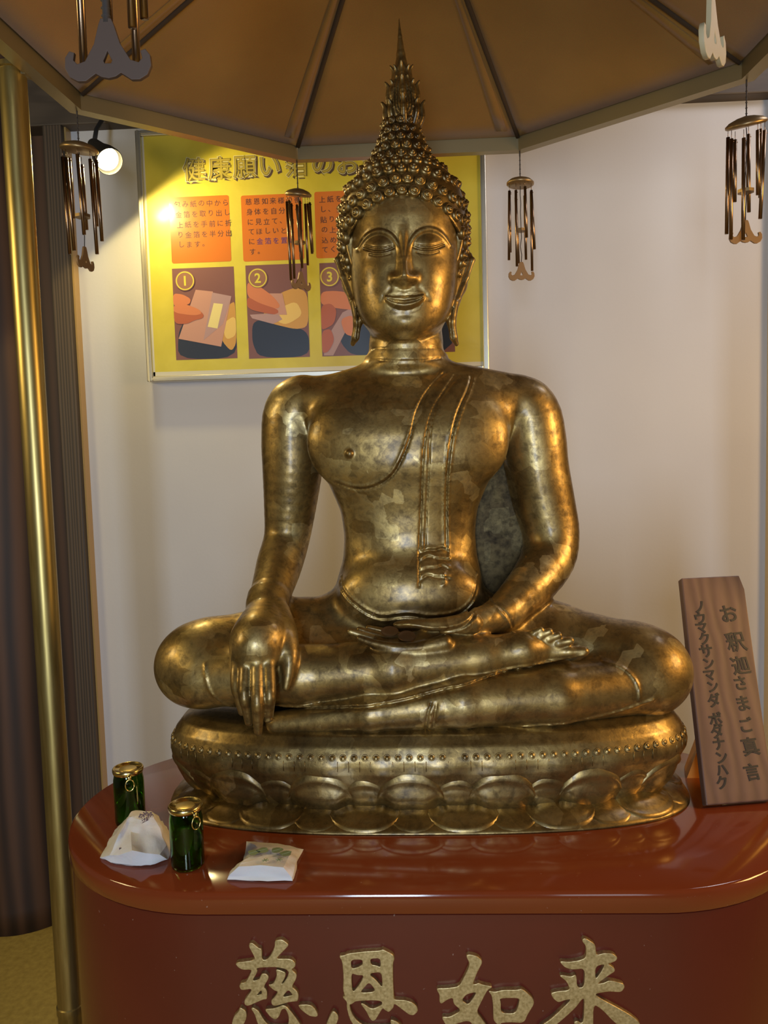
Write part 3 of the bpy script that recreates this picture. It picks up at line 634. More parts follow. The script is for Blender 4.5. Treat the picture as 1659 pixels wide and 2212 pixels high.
# ------------------------------------------------------------------ statue: sculpted as one blended solid, then meshed
DY = .06
def S(px, py, Y): return P(px, py, Y+DY)
def rad(r, Y): return r*(Y+DY)/F
class Sculpt:
    """a list of blended solids; each item knows a bounding sphere so that far items are skipped"""
    def __init__(s): s.items = []; s.post = []
    def cone(s, a, b, ra, rb, k=.012, flat=None, op='u'):
        a = np.array(a); b = np.array(b); c = (a+b)/2; rr = np.linalg.norm(a-b)/2+max(ra, rb)
        ab = b-a; L2 = max(ab@ab, 1e-12)
        def f(p):
            q = p-a; t = np.clip(q@ab/L2, 0, 1); d = q-t[:,None]*ab
            if flat is not None:
                n, g = flat; dn = d@n; d = d+np.outer(dn*(1/g-1), n)
                return (np.sqrt((d*d).sum(1))-(ra+(rb-ra)*t))*g
            return np.sqrt((d*d).sum(1))-(ra+(rb-ra)*t)
        s.items.append((c, rr, f, k, op)); return s
    def limb(s, pts, k=.012, flat=None, sub=4):
        A = np.array([list(S(*q[:3]))+[rad(q[3], q[2])] for q in pts], float); E = np.vstack([2*A[0]-A[1], A, 2*A[-1]-A[-2]]); Q = []
        for i in range(1, len(E)-2):
            for j in range(sub):
                t = j/sub; a, b, c, d = E[i-1:i+3]; Q.append(.5*(2*b+(c-a)*t+(2*a-5*b+4*c-d)*t*t+(3*b-a-3*c+d)*t**3))
        Q.append(E[-2]); Q = np.array(Q); M = (Q[1:]+Q[:-1])/2; RR = np.linalg.norm(Q[1:,:3]-Q[:-1,:3], axis=1)/2+np.maximum(Q[1:,3], Q[:-1,3])
        cc = Q[:,:3].mean(0); rr = max(np.linalg.norm(M[:,:3]-cc, axis=1)+RR)
        def f(p):
            pc = (p.max(0)+p.min(0))/2; br = np.linalg.norm(p.max(0)-p.min(0))/2; dc = np.linalg.norm(M[:,:3]-pc, axis=1); up = (dc+br).min() if flat is None else (dc+br).min()+.03
            out = np.full(len(p), 9.0)
            for i in np.nonzero(dc-RR-br <= up)[0]:
                a = Q[i,:3]; ab = Q[i+1,:3]-a; q = p-a; t = np.clip(q@ab/max(ab@ab, 1e-12), 0, 1); d = q-t[:,None]*ab; r = Q[i,3]+(Q[i+1,3]-Q[i,3])*t
                if flat is not None:
                    n_, g = flat; d = d+np.outer((d@n_)*(1/g-1), n_); out = np.minimum(out, (np.sqrt((d*d).sum(1))-r)*g)
                else: out = np.minimum(out, np.sqrt((d*d).sum(1))-r)
            return out
        s.items.append((cc, rr, f, k, 'u')); return s
    def chain(s, pts, k=.012, k0=None, flat=None):
        """pts: (px, py, Y, radius px)"""
        for i in range(len(pts)-1):
            a, b = pts[i], pts[i+1]
            s.cone(S(*a[:3]), S(*b[:3]), rad(a[3], a[2]), rad(b[3], b[2]), (k0 if k0 is not None and i == 0 else k), flat)
        return s
    def ellip(s, c, r, k=.012, op='u'):
        c = np.array(c); r = np.array(r); m = r.min()
        def f(p):
            q = (p-c)/r; l = np.sqrt((q*q).sum(1)); l2 = np.sqrt(((q/r)**2).sum(1))+1e-9; return l*(l-1)/l2
        s.items.append((c, r.max(), f, k, op)); return s
    def loft(s, rows, n=2.3, k=.012, op='u'):
        """rows: (z, cx, halfx, yfront, yback) sorted by z"""
        Rr = np.array(sorted(rows)); z, cx, a, y0, y1 = Rr.T
        zz = np.linspace(z[0], z[-1], 200)
        def sm(v):
            w = np.interp(zz, z, v); kk = np.ones(9)/9; return np.convolve(np.pad(w, 4, 'edge'), kk, 'valid')
        cx_, a_, f_, b_ = sm(cx), sm(a), sm(y0), sm(y1)
        c = np.array([cx.mean(), (y0.min()+y1.max())/2, (z[0]+z[-1])/2]); rr = math.sqrt((z[-1]-z[0])**2/4+(a.max())**2+((y1.max()-y0.min())/2)**2)
        def f(p):
            A = np.interp(p[:,2], zz, a_); X = np.interp(p[:,2], zz, cx_); Fy = np.interp(p[:,2], zz, f_); By = np.interp(p[:,2], zz, b_)
            hb = (By-Fy)/2; cy = (By+Fy)/2
            q = (np.abs((p[:,0]-X)/A)**n+np.abs((p[:,1]-cy)/hb)**n)**(1/n)
            d = (q-1)*np.minimum(A, hb)
            return np.maximum(d, np.maximum(p[:,2]-z[-1], z[0]-p[:,2]))
        s.items.append((c, rr, f, k, op)); return s
    def func(s, c, r, f, k=.01, op='u'): s.items.append((np.array(c), r, f, k, op)); return s
    def __call__(s, p, c=None, br=None):
        d = np.full(len(p), .08)
        for (ic, ir, f, k, op) in s.items:
            if c is not None and np.linalg.norm(ic-c)-ir-br > .02+k: continue
            e = f(p)
            if op == 'u':
                h = np.maximum(k-np.abs(d-e), 0)/max(k, 1e-6); d = np.minimum(d, e)-h*h*k*.25
            else:
                h = np.maximum(k-np.abs(d+e), 0)/max(k, 1e-6); d = np.maximum(d, -e)+h*h*k*.25
        for (ic, ir, f) in s.post:
            if c is not None and np.linalg.norm(ic-c)-ir-br > 0: continue
            d = f(p, d)
        return d
def surface_net(f, lo, hi, h, B=12):
    lo = np.array(lo, float); hi = np.array(hi, float); nb = np.maximum(1, np.ceil((hi-lo)/(h*B)).astype(int)); N = nb*B+1
    D = np.full(N, .05, np.float32); br = B*h*math.sqrt(3)/2
    g = np.arange(B+1)*h; gx, gy, gz = np.meshgrid(g, g, g, indexing='ij'); G = np.c_[gx.ravel(), gy.ravel(), gz.ravel()]
    ctr = np.stack(np.meshgrid(*[np.arange(n) for n in nb], indexing='ij'), -1).reshape(-1, 3)
    C0 = lo+ctr*B*h; CC = C0+B*h/2
    # coarse test in chunks
    val = f(CC)
    for ix, c0, cc, v in zip(ctr, C0, CC, val):
        i, j, k = ix*B
        if abs(v) > br*1.5+.012:
            if v < 0: D[i:i+B+1, j:j+B+1, k:k+B+1] = -.05
            continue
        D[i:i+B+1, j:j+B+1, k:k+B+1] = f(c0+G, cc, br).reshape(B+1, B+1, B+1)
    S_ = D < 0
    act = np.zeros(np.array(D.shape)-1, bool)
    corners = [(a, b, c) for a in (0,1) for b in (0,1) for c in (0,1)]
    cnt = sum(S_[a:a+act.shape[0], b:b+act.shape[1], c:c+act.shape[2]].astype(np.int8) for a, b, c in corners)
    act = (cnt > 0) & (cnt < 8)
    idx = np.argwhere(act); ids = -np.ones(act.shape, np.int64); ids[act] = np.arange(len(idx))
    acc = np.zeros((len(idx), 3)); num = np.zeros(len(idx))
    for a in range(3):
        for u in (0, 1):
            for v in (0, 1):
                o0 = np.zeros(3, int); ax = [x for x in range(3) if x != a]; o0[ax[0]] = u; o0[ax[1]] = v; o1 = o0.copy(); o1[a] = 1
                d0 = D[tuple((idx+o0).T)]; d1 = D[tuple((idx+o1).T)]; m = (d0 < 0) != (d1 < 0)
                t = np.where(m, d0/np.where(m, d0-d1, 1), 0); pt = np.repeat(o0[None].astype(float), len(idx), 0); pt[:, a] += t
                acc[m] += pt[m]; num[m] += 1
    V = lo+(idx+acc/num[:,None])*h
    quads = []
    for a in range(3):
        ax = [x for x in range(3) if x != a]
        sl0 = [slice(None)]*3; sl1 = [slice(None)]*3; sl0[a] = slice(0, -1); sl1[a] = slice(1, None)
        x = S_[tuple(sl0)] != S_[tuple(sl1)]; e = np.argwhere(x)
        ok = (e[:, ax[0]] > 0) & (e[:, ax[1]] > 0) & (e[:, ax[0]] < D.shape[ax[0]]-1) & (e[:, ax[1]] < D.shape[ax[1]]-1); e = e[ok]
        def cell(du, dv):
            q = e.copy(); q[:, ax[0]] -= du; q[:, ax[1]] -= dv; return ids[tuple(q.T)]
        Q = np.c_[cell(1,1), cell(0,1), cell(0,0), cell(1,0)]
        flip = S_[tuple(e.T)]
        if a == 1: flip = ~flip
        Q[~flip] = Q[~flip][:, ::-1]; quads.append(Q)
    Q = np.vstack(quads); Q = Q[(Q >= 0).all(1)]
    return V, Q
def polyd(p2, pts):
    d = np.full(len(p2), 9.0); side = None
    for a, b in zip(pts[:-1], pts[1:]):
        ab = b-a; t = np.clip((p2-a)@ab/max(ab@ab, 1e-12), 0, 1); q = p2-a-t[:,None]*ab; d = np.minimum(d, np.sqrt((q*q).sum(1)))
    return d
def smooth_line(pts, n=2):
    q = [np.array(x, float) for x in pts]
    for _ in range(n):
        r = [q[0]]
        for a, b in zip(q[:-1], q[1:]): r += [a*.75+b*.25, a*.25+b*.75]
        q = r+[q[-1]]
    return q
def line(sc, pts, Y, width, depth, ymax=None, sharp_=False):
    """an engraved (depth<0) or raised (depth>0) line, in millimetres, on the front of the solid"""
    q = smooth_line([S(x, y, Y)[[0, 2]] for x, y in pts]); A = np.array(q); c2 = (A.min(0)+A.max(0))/2; r = np.linalg.norm(A.max(0)-A.min(0))/2+.02
    w = width*.001; dd = depth*.001; ym = (Y+DY+.05) if ymax is None else ymax+DY
    def f(p, d):
        e = polyd(p[:, [0, 2]], q); m = (p[:,1] < ym)
        return d-np.where(m, dd*np.exp(-(e/w)**2), 0)
    sc.post.append((np.array([c2[0], Y+DY, c2[1]]), r+.05, f))

BODY_RES = .0024
body = Sculpt()
# torso
tr = [(775,800,955,1.365,1.455),(790,775,985,1.36,1.46),(800,715,1062,1.355,1.465),(815,668,1105,1.345,1.475),(845,640,1130,1.322,1.48),(885,650,1122,1.305,1.485),(930,672,1105,1.29,1.485),(985,692,1083,1.285,1.48),(1010,697,1075,1.288,1.478),(1045,715,1052,1.298,1.475),(1100,738,1030,1.31,1.47),(1150,745,1025,1.315,1.468),(1200,743,1029,1.312,1.47),(1240,732,1038,1.300,1.47),(1280,722,1046,1.292,1.47),(1310,722,1040,1.294,1.47),(1345,730,1030,1.31,1.46)]
rows = []
for y, xl, xr, yf_, yb_ in tr:
    a = S(xl, y, 1.40); b = S(xr, y, 1.40); rows.append(((a[2]+b[2])/2, (a[0]+b[0])/2, (b[0]-a[0])/2, yf_+DY, yb_+DY))
body.loft(rows, 2.25, .02)
# pectorals
body.ellip(S(772, 960, 1.335), (.085, .030, .070), .03); body.ellip(S(985, 960, 1.335), (.085, .030, .070), .03)
body.ellip(S(885, 1275, 1.325), (.115, .040, .055), .03)
# neck
rows = []
for y, hw, f_, b_ in [(712,76,1.345,1.455),(740,79,1.336,1.455),(765,79,1.334,1.455),(785,84,1.332,1.458),(797,94,1.336,1.458),(812,100,1.350,1.455),(835,96,1.38,1.45)]:
    c = S(877, y, 1.39); rows.append((c[2], c[0], rad(hw, 1.39), f_+DY, b_+DY))
body.loft(rows, 2.0, .022)
# shoulders and arms
body.limb([(652,868,1.405,52),(634,895,1.41,64),(632,950,1.413,67),(632,1010,1.415,65),(627,1090,1.42,57),(620,1160,1.418,50),(604,1218,1.385,50),(590,1265,1.34,46),(576,1305,1.295,41)], .007)
body.ellip(S(668, 862, 1.405), (.060, .048, .038), .022)
body.limb([(1118,868,1.405,52),(1142,895,1.41,66),(1152,950,1.413,69),(1160,1010,1.415,67),(1176,1090,1.42,65),(1189,1150,1.418,61),(1184,1205,1.40,58),(1148,1262,1.35,51),(1083,1326,1.295,38)], .007)
body.ellip(S(1105, 862, 1.405), (.060, .048, .038), .022)
# robe sheet hanging behind the arm
def slab(poly, y0, y1, k=.012):
    Q = [S(x, y, (y0+y1)/2)[[0, 2]] for x, y in poly]; c2 = np.mean(Q, 0); r = max(np.linalg.norm(q-c2) for q in Q)
    area2 = sum(a[0]*b[1]-b[0]*a[1] for a, b in zip(Q, Q[1:]+Q[:1]))
    def f(p):
        d = np.full(len(p), -9.0)
        for a, b in zip(Q, Q[1:]+Q[:1]):
            e = b-a; nn = np.array([e[1], -e[0]])/np.linalg.norm(e)*(1 if area2 > 0 else -1); d = np.maximum(d, (p[:, [0, 2]]-a)@nn)
        return np.maximum(d, np.abs(p[:,1]-(y0+y1)/2-DY)-(y1-y0)/2)
    body.func((c2[0], (y0+y1)/2+DY, c2[1]), r+.01, f, k)

# hips, thighs, lap
body.chain([(770,1340,1.39,66),(1000,1340,1.39,66)], .03)
body.chain([(790,1345,1.39,72),(640,1375,1.365,80),(455,1428,1.31,91),(426,1437,1.30,93)], .02)
body.chain([(975,1345,1.39,72),(1190,1383,1.365,80),(1370,1440,1.31,92),(1400,1450,1.30,93)], .02)
body.ellip(S(885, 1470, 1.335), (.33, .085, .062), .025)
body.ellip(S(700, 1400, 1.33), (.12, .06, .04), .03); body.ellip(S(1080, 1390, 1.34), (.12, .06, .04), .03)
# upper shin and sole
body.chain([(450,1462,1.265,66),(650,1457,1.236,64),(850,1440,1.226,60),(1040,1418,1.235,46)], .012, .02)
body.chain([(1030,1420,1.235,44),(1130,1402,1.238,38),(1215,1398,1.25,24)], .012)
# lower shin
body.chain([(1395,1476,1.275,64),(1200,1500,1.226,63),(1000,1514,1.208,57),(800,1538,1.208,44),(600,1562,1.218,27)], .008, .02)
# toes
for x, y, tx, ty, r0, r1 in ((1140,1375,1168,1360,10,7),(1150,1381,1187,1364,10,8),(1163,1388,1207,1372,11,8),(1180,1394,1232,1384,12,9),(1195,1408,1262,1407,18,11)):
    body.chain([(x, y, 1.236, r0), ((x+tx)/2, (y+ty)/2, 1.230, r1+1), (tx, ty, 1.228, r1)], .004)
# right hand of the figure, draped over the shin
hf = (np.array([0, .86, .51]), .50)
body.limb([(578,1290,1.305,39),(575,1325,1.275,45),(569,1355,1.240,58),(561,1385,1.208,66),(552,1415,1.184,56),(546,1436,1.176,38)], .010, flat=(np.array([0, .84, .54]), .40), sub=10)
for p1, p2, p3, r0, r1 in (((513,1398,1.197),(510,1475,1.164),(523,1538,1.170),15,9),((533,1392,1.192),(528,1495,1.150),(538,1560,1.160),15.5,9.5),((556,1392,1.190),(556,1505,1.142),(558,1581,1.152),16,9.5),((579,1394,1.193),(583,1495,1.149),(580,1556,1.160),15.5,9.5)):
    m = tuple((np.array(p2)*.5+np.array(p3)*.5)+np.array([0,0,-.002]))
    body.limb([(*p1, r0*.9), (*p2, (r0+r1)/2+1.4), (*m, (r0+r1)/2), (*p3, r1)], .005)
body.limb([(600,1325,1.268,26),(618,1365,1.225,24),(626,1410,1.196,20),(624,1450,1.184,15),(618,1485,1.178,9)], .009)
# left hand of the figure, palm up in the lap
body.limb([(1090,1322,1.30,39),(1040,1342,1.27,36),(985,1362,1.25,32),(930,1374,1.24,27)], .010, flat=(np.array([0, .3, .95]), .85))
body.ellip(S(925, 1386, 1.240), (.062, .036, .016), .010)
body.limb([(960,1388,1.212,19),(905,1399,1.203,13),(850,1398,1.200,11),(805,1389,1.203,9),(776,1379,1.206,7)], .006)       # index finger, nearest
body.limb([(940,1384,1.238,15),(870,1392,1.232,11),(810,1380,1.232,9.5),(756,1364,1.232,7.5)], .006)
body.limb([(940,1378,1.262,14),(870,1384,1.258,10),(815,1372,1.258,9),(776,1360,1.258,7)], .006)
body.limb([(940,1370,1.284,13),(870,1374,1.28,9),(830,1364,1.28,8),(795,1356,1.28,6)], .006)
body.limb([(1020,1346,1.225,24),(960,1350,1.206,17),(915,1349,1.200,12.5),(885,1348,1.200,11),(860,1351,1.202,9)], .006)     # thumb
for g in ((478,1398,1.26),): pass
# engraved and raised lines
torso_y = 1.31
L = [((985,780),(950,810),(919,847),(897,892),(888,941),(870,990),(848,1030),(808,1054),(767,1059),(723,1043))]
line(body, L[0], 1.30, 1.9, -2.6); line(body, [(x-4, y-5) for x, y in L[0]], 1.30, 2.6, 1.5)
line(body, [(1000,783),(959,843),(932,887),(917,950),(912,1008),(910,1097),(906,1186),(905,1264)], 1.30, 1.6, -2.8)
line(body, [(1006,790),(946,865),(928,927),(926,1008),(921,1097),(919,1186)], 1.30, 1.4, -2.2)
line(body, [(1019,785),(1010,834),(986,878),(970,932),(961,1008),(959,1097),(961,1186)], 1.30, 1.6, 1.6)
line(body, [(1027,787),(1016,834),(991,882),(975,937),(966,1012),(964,1097),(966,1186)], 1.30, 1.5, -2.4)
line(body, [(1035,787),(1022,834),(997,887),(981,941),(971,1016),(969,1097),(971,1208)], 1.30, 1.6, 1.6)
for y, a in ((1193,3),(1211,-3),(1229,3),(1247,-2)):
    line(body, [(909,y+4),(925,y-5+a),(942,y),(956,y-3-a),(970,y+3)], 1.30, 1.8, -2.2); line(body, [(909,y-4),(925,y-12+a),(942,y-7),(956,y-10-a),(970,y-4)], 1.30, 2.2, 1.4)
line(body, [(958,1238),(962,1258),(956,1262)], 1.30, 2.5, 2.2)
line(body, [(800,775),(835,779),(875,781),(920,779),(952,771)], 1.34, 1.8, -2.2); line(body, [(803,749),(875,756),(952,748)], 1.34, 1.5, -1.2)
line(body, [(780,812),(830,826),(880,826)], 1.34, 4, -1.0)
wl = [(724,1240),(733,1265),(756,1290),(790,1314),(823,1327),(860,1320),(890,1318),(925,1326),(965,1325),(1000,1316),(1025,1289),(1036,1246)]
line(body, wl, 1.30, 2.4, 2.4); line(body, [(x, y+9) for x, y in wl], 1.30, 2.2, -2.2); line(body, [(x, y+15) for x, y in wl[1:-1]], 1.30, 2.0, 1.8)
hem = [(591,1529),(674,1518),(780,1508),(861,1495),(920,1480),(957,1470),(1030,1455),(1104,1441),(1227,1427),(1262,1416)]
line(body, hem, 1.22, 2.2, 2.2, 1.30); line(body, [(x, y+6) for x, y in hem], 1.22, 2.4, -3.2, 1.30)
bh = [(539,1586),(674,1581),(800,1578),(920,1572),(1000,1571),(1111,1562),(1220,1552),(1324,1538),(1412,1512)]
line(body, bh, 1.22, 2.2, 3.0, 1.30)
line(body, [(452,1425),(457,1450),(464,1477),(487,1506),(509,1525),(540,1533)], 1.25, 2.0, 2.0, 1.32)
line(body, [(1300,1424),(1335,1431),(1358,1450),(1368,1472),(1370,1500)], 1.25, 2.2, 2.4, 1.32)
line(body, [(930,1508),(922,1535),(918,1575)], 1.20, 1.8, -3.2, 1.28); line(body, [(942,1508),(937,1540),(936,1560)], 1.20, 1.8, -2.4, 1.28); line(body, [(926,1508),(929,1540),(927,1570)], 1.20, 2, 1.6, 1.28)
line(body, [(1060,1300),(1078,1315),(1095,1335),(1104,1358)], 1.27, 1.6, 1.6, 1.36); line(body, [(1064,1298),(1083,1313),(1100,1333),(1108,1356)], 1.27, 1.4, -1.6, 1.36)
line(body, [(1125,1190),(1110,1110),(1092,1030),(1083,990)], 1.42, 2.0, 2.0, 1.47)
# nipple
c = S(755, 980, 1.29); body.ellip(c+np.array([0, .012, 0]), (.0085, .013, .0085), .002)
# fingernails of the draped hand
for x, y, Y in ((537,1556,1.157),(558,1574,1.149),(580,1550,1.157)):
    line(body, [(x-6, y-14), (x, y-17), (x+6, y-14)], Y, .8, -.7, Y+.02)

# head -------------------------------------------------------------
HZ = S(875, 620, 1.30)[2]; U = 1.345/F*1.0   # metres per pixel at the face
HC = S(874, 600, 1.385)
HX = {y: S(874, y, 1.385)[0] for y in (300, 740)}
def hxz(y): return HC[2]-(y-600)*(1.385+DY)/F*1.008
def hx(y): return HC[0]+(y-600)*(-.00002)
rows = []
for y, hw, f_, b_ in [(737,22,1.325,1.37),(731,45,1.312,1.39),(720,65,1.302,1.41),(703,82,1.296,1.43),(680,95,1.2935,1.45),(650,104,1.292,1.465),(620,109,1.2915,1.475),(580,112,1.291,1.48),(540,112,1.291,1.48),(500,110,1.292,1.48),(462,104,1.299,1.47),(420,92,1.315,1.46),(380,76,1.335,1.45)]:
    rows.append((hxz(y), hx(y), rad(hw, 1.385), f_+DY, b_+DY))
body.loft(rows, 2.35, .012)
# ears
for sgn in (-1, 1):
    def E_(x, y, Y): return (874+sgn*x, y, Y)
    fe = (np.array([0.80*sgn, -.60, 0]), .30)
    k = 0 if sgn < 0 else 3
    body.chain([(*E_(140,566-k,1.405),11),(*E_(124,612,1.395),15),(*E_(112,652,1.38),12)], .004, flat=fe)
    for a, b, r0, r1 in (((146,562,1.40),(134,600,1.392),5.5,5),((134,600,1.392),(116,645,1.378),5,4.5),((146,562,1.40),(138,552,1.412),5.5,6),((138,552,1.412),(122,556,1.42),6,6),((116,645,1.378),(106,668,1.372),4.5,5)):
        body.cone(S(*E_(*a)), S(*E_(*b)), rad(r0, 1.4), rad(r1, 1.4), .004)
    body.chain([(*E_(108,655,1.375),11),(*E_(101,695,1.37),11),(*E_(106,728,1.375),9),(*E_(112,742,1.382),6)], .004, flat=(np.array([1.0, 0, 0]), .85))
    line(body, [(874+sgn*104, 664), (874+sgn*99, 695), (874+sgn*104, 728)], 1.36, 1.1, -2.6, 1.39)
# face features as relief
def bumpf(x, y, cx_, cy_, rx, ry, h, p=2.0): 
    q = ((np.abs(x-cx_)/rx)**p+(np.abs(y-cy_)/ry)**p); return h*np.exp(-q)
def sstep(a, b, x): t = np.clip((x-a)/(b-a), 0, 1); return t*t*(3-2*t)
def pl(x, y, pts): return polyd(np.c_[x, y], smooth_line(pts, 2))
brow_o = [(4,583),(7,560),(14,545),(28,531),(50,523),(72,525),(90,535),(103,550)]
brow_i = [(12,590),(16,567),(22,553),(33,542),(50,535),(68,536),(84,543),(97,556)]
def face(p, d):
    k_ = 1/(U*1.02); x = (p[:,0]-hx(0))*k_ ; y = 600-(p[:,2]-HC[2])*F/((1.385+DY)*1.008)
    x0 = (p[:,0]-HC[0])*F/((1.345)); x = x0-1.0
    ax = np.abs(x); front = sstep(1.345+DY, 1.325+DY, p[:,1])
    m = front > 0
    if not m.any(): return d
    xx, yy, aa = x[m], y[m], ax[m]; h = np.zeros(len(xx))
    # nose
    Hn = np.interp(yy, [520, 545, 565, 590, 612, 624, 632, 640, 646], [0, 5, 9, 16, 25, 29, 25, 8, 0]); wn = np.interp(yy, [520, 545, 580, 612, 630, 645], [9, 7, 9, 12, 15, 15])
    h += Hn*np.exp(-(aa/wn)**2.6)
    h += np.interp(yy, [545, 580, 615, 640], [0, 2, 3, 0])*np.exp(-(aa/20)**2)
    h += bumpf(aa, yy, 20, 624, 10.5, 9.5, 11, 2.2); h -= bumpf(aa, yy, 12, 640, 7, 4, 3)
    # brows and sockets
    do = pl(aa, yy, brow_o); di = pl(aa, yy, brow_i); dm = np.minimum(pl(aa, yy, [((a[0]+b[0])/2, (a[1]+b[1])/2) for a, b in zip(brow_o, brow_i)]), 99)
    h += 3.0*np.exp(-(dm/7)**4)*sstep(2, 9, aa)
    h -= 2.2*np.exp(-(do/2.6)**2)
    h -= 1.6*np.exp(-(di/2.6)**2)*sstep(592, 575, yy)
    h -= bumpf(aa, yy, 48, 560, 46, 24, 6.5, 2.6)
    h += bumpf(aa, yy, 52, 559, 30, 17, 9.5, 2.4)
    lid = pl(aa, yy, [(20,563),(32,568),(50,570),(68,567),(86,557)]); h -= 3.6*np.exp(-(lid/2.0)**2)
    lid2 = pl(aa, yy, [(24,560),(36,562.5),(50,563),(66,560.5),(84,552)]); h -= 2.0*np.exp(-(lid2/1.6)**2)
    lid3 = pl(aa, yy, [(28,574),(42,577),(58,577),(74,571)]); h -= 1.6*np.exp(-(lid3/2.0)**2)
    # mouth
    xm = xx-(-1); am = np.abs(xm)
    h += 3.0*np.exp(-((am/46)**2.4+(np.abs(yy-668)/22)**2.4))
    up = np.interp(am, [0, 8, 20, 34, 42], [661, 659, 659.5, 658.5, 657]); mid = np.interp(am, [0, 10, 24, 42], [670, 669, 667, 660.5]); lo_ = np.interp(am, [0, 15, 30, 42], [683, 681, 675, 663])
    inm = sstep(44, 39, am)
    h += inm*4.2*np.exp(-((yy-(up+mid)/2)/4.6)**2); h += inm*5.0*np.exp(-((yy-(mid+lo_)/2)/5.2)**2)
    h -= inm*3.6*np.exp(-((yy-mid)/1.8)**2); h -= inm*2.2*np.exp(-((yy-up+3)/1.9)**2); h -= inm*1.3*np.exp(-((yy-lo_-3.5)/2.4)**2)
    h -= bumpf(am, yy, 45, 655, 4, 4, 1.0)
    h -= bumpf(xx, yy, 0, 650, 5, 8, 1.2)
    h += bumpf(xx, yy, 0, 712, 24, 15, 4.5); h -= bumpf(xx, yy, 0, 694, 26, 7, 1.8)
    h += bumpf(aa, yy, 62, 620, 32, 34, 2.2)
    h -= 1.2*np.exp(-(pl(aa, yy, [(30,642),(40,652),(50,664)])/5)**2)
    r = d.copy(); r[m] = d[m]-h*front[m]*U; return r
body.post.append((S(874, 600, 1.33), .17, face))

sx0 = S(320, 1450, 1.3)[0]-.01; sx1 = S(1510, 1450, 1.3)[0]+.01
zseat = S(900, 1588, 1.215)[2]
zneck = S(877, 752, 1.36)[2]
stat_loc = (0.0, 1.365, TZ)
root = empty('buddha_statue', stat_loc, 'large seated golden statue on a lotus base, one hand draped over the shin', 'statue')
V1, Q1 = surface_net(body, (sx0, 1.185, zseat-.025), (sx1, 1.60, zneck+.004), BODY_RES)
V2, Q2 = surface_net(body, (HC[0]-.135, 1.32, zneck-.001), (HC[0]+.135, 1.565, hxz(372)), .00135)
V = np.vstack([V1, V2]); Q = np.vstack([Q1, Q2+len(V1)])
print('body', len(V1), len(V2))
mesh_obj('body', V, Q, GOLD, root)

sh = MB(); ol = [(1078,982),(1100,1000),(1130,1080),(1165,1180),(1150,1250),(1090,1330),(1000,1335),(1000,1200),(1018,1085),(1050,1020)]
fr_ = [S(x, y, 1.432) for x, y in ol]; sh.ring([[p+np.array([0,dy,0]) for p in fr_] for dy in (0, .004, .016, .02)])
SHADE_GOLD = gold_leaf('shade_darkened_gold', .72, .8, .62); SHADE_GOLD.node_tree.nodes['Principled BSDF'].inputs['Coat Weight'].default_value = .03; SHADE_GOLD.node_tree.nodes['Principled BSDF'].inputs['Metallic'].default_value = .6  # gold darkened so the shade of the recess sits in the colour
o = sh.build('robe_fold', SHADE_GOLD, root, smooth=False); o['label'] = 'robe panel between torso and arm, darkened in colour for its shade'
# hair --------------------------------------------------------------
hair = Sculpt(); rows = []; HR = []
for y, hw in [(262,22),(272,30),(285,34),(305,37),(325,45),(345,54),(360,60),(372,68),(384,86),(398,101),(412,112),(432,121),(460,128),(500,131),(540,129),(575,120),(600,108),(612,96)]:
    b = rad(hw, 1.385)*.92; yc = 1.395+DY; HR.append((hxz(y), rad(hw, 1.385), b)); rows.append((hxz(y), hx(y), rad(hw, 1.385), yc-b, yc+b))
hair.loft(rows, 2.0, .01)
def hl(ax): return 463+.0042*ax*ax
def haircut(p):
    x = np.abs(p[:,0]-HC[0])*F/1.36; y = 600-(p[:,2]-HC[2])*F/((1.385+DY)*1.008)
    return np.maximum((hl(x)-y)*.0008, (p[:,1]-(1.36+DY)))       # region removed: below the hairline and in front
hair.func(S(874, 550, 1.30), .25, haircut, .004, 'd')
VH, QH = surface_net(hair, (HC[0]-.12, 1.31, hxz(618)), (HC[0]+.12, 1.60, hxz(258)), .003)
zs = np.array([r[0] for r in HR][::-1]); As = np.array([r[1] for r in HR][::-1]); Bs = np.array([r[2] for r in HR][::-1])
prof = [(1,-.3),(1.0,.0),(.97,.32),(.84,.58),(.66,.70),(.60,.66),(.52,.70),(.46,.90),(.34,1.02),(.26,.98),(.20,1.08),(.08,1.18),(.001,1.2)]
cv, cq = [], []; nb = 0; SEG = 10
row = 0; y = 453+23.06*6
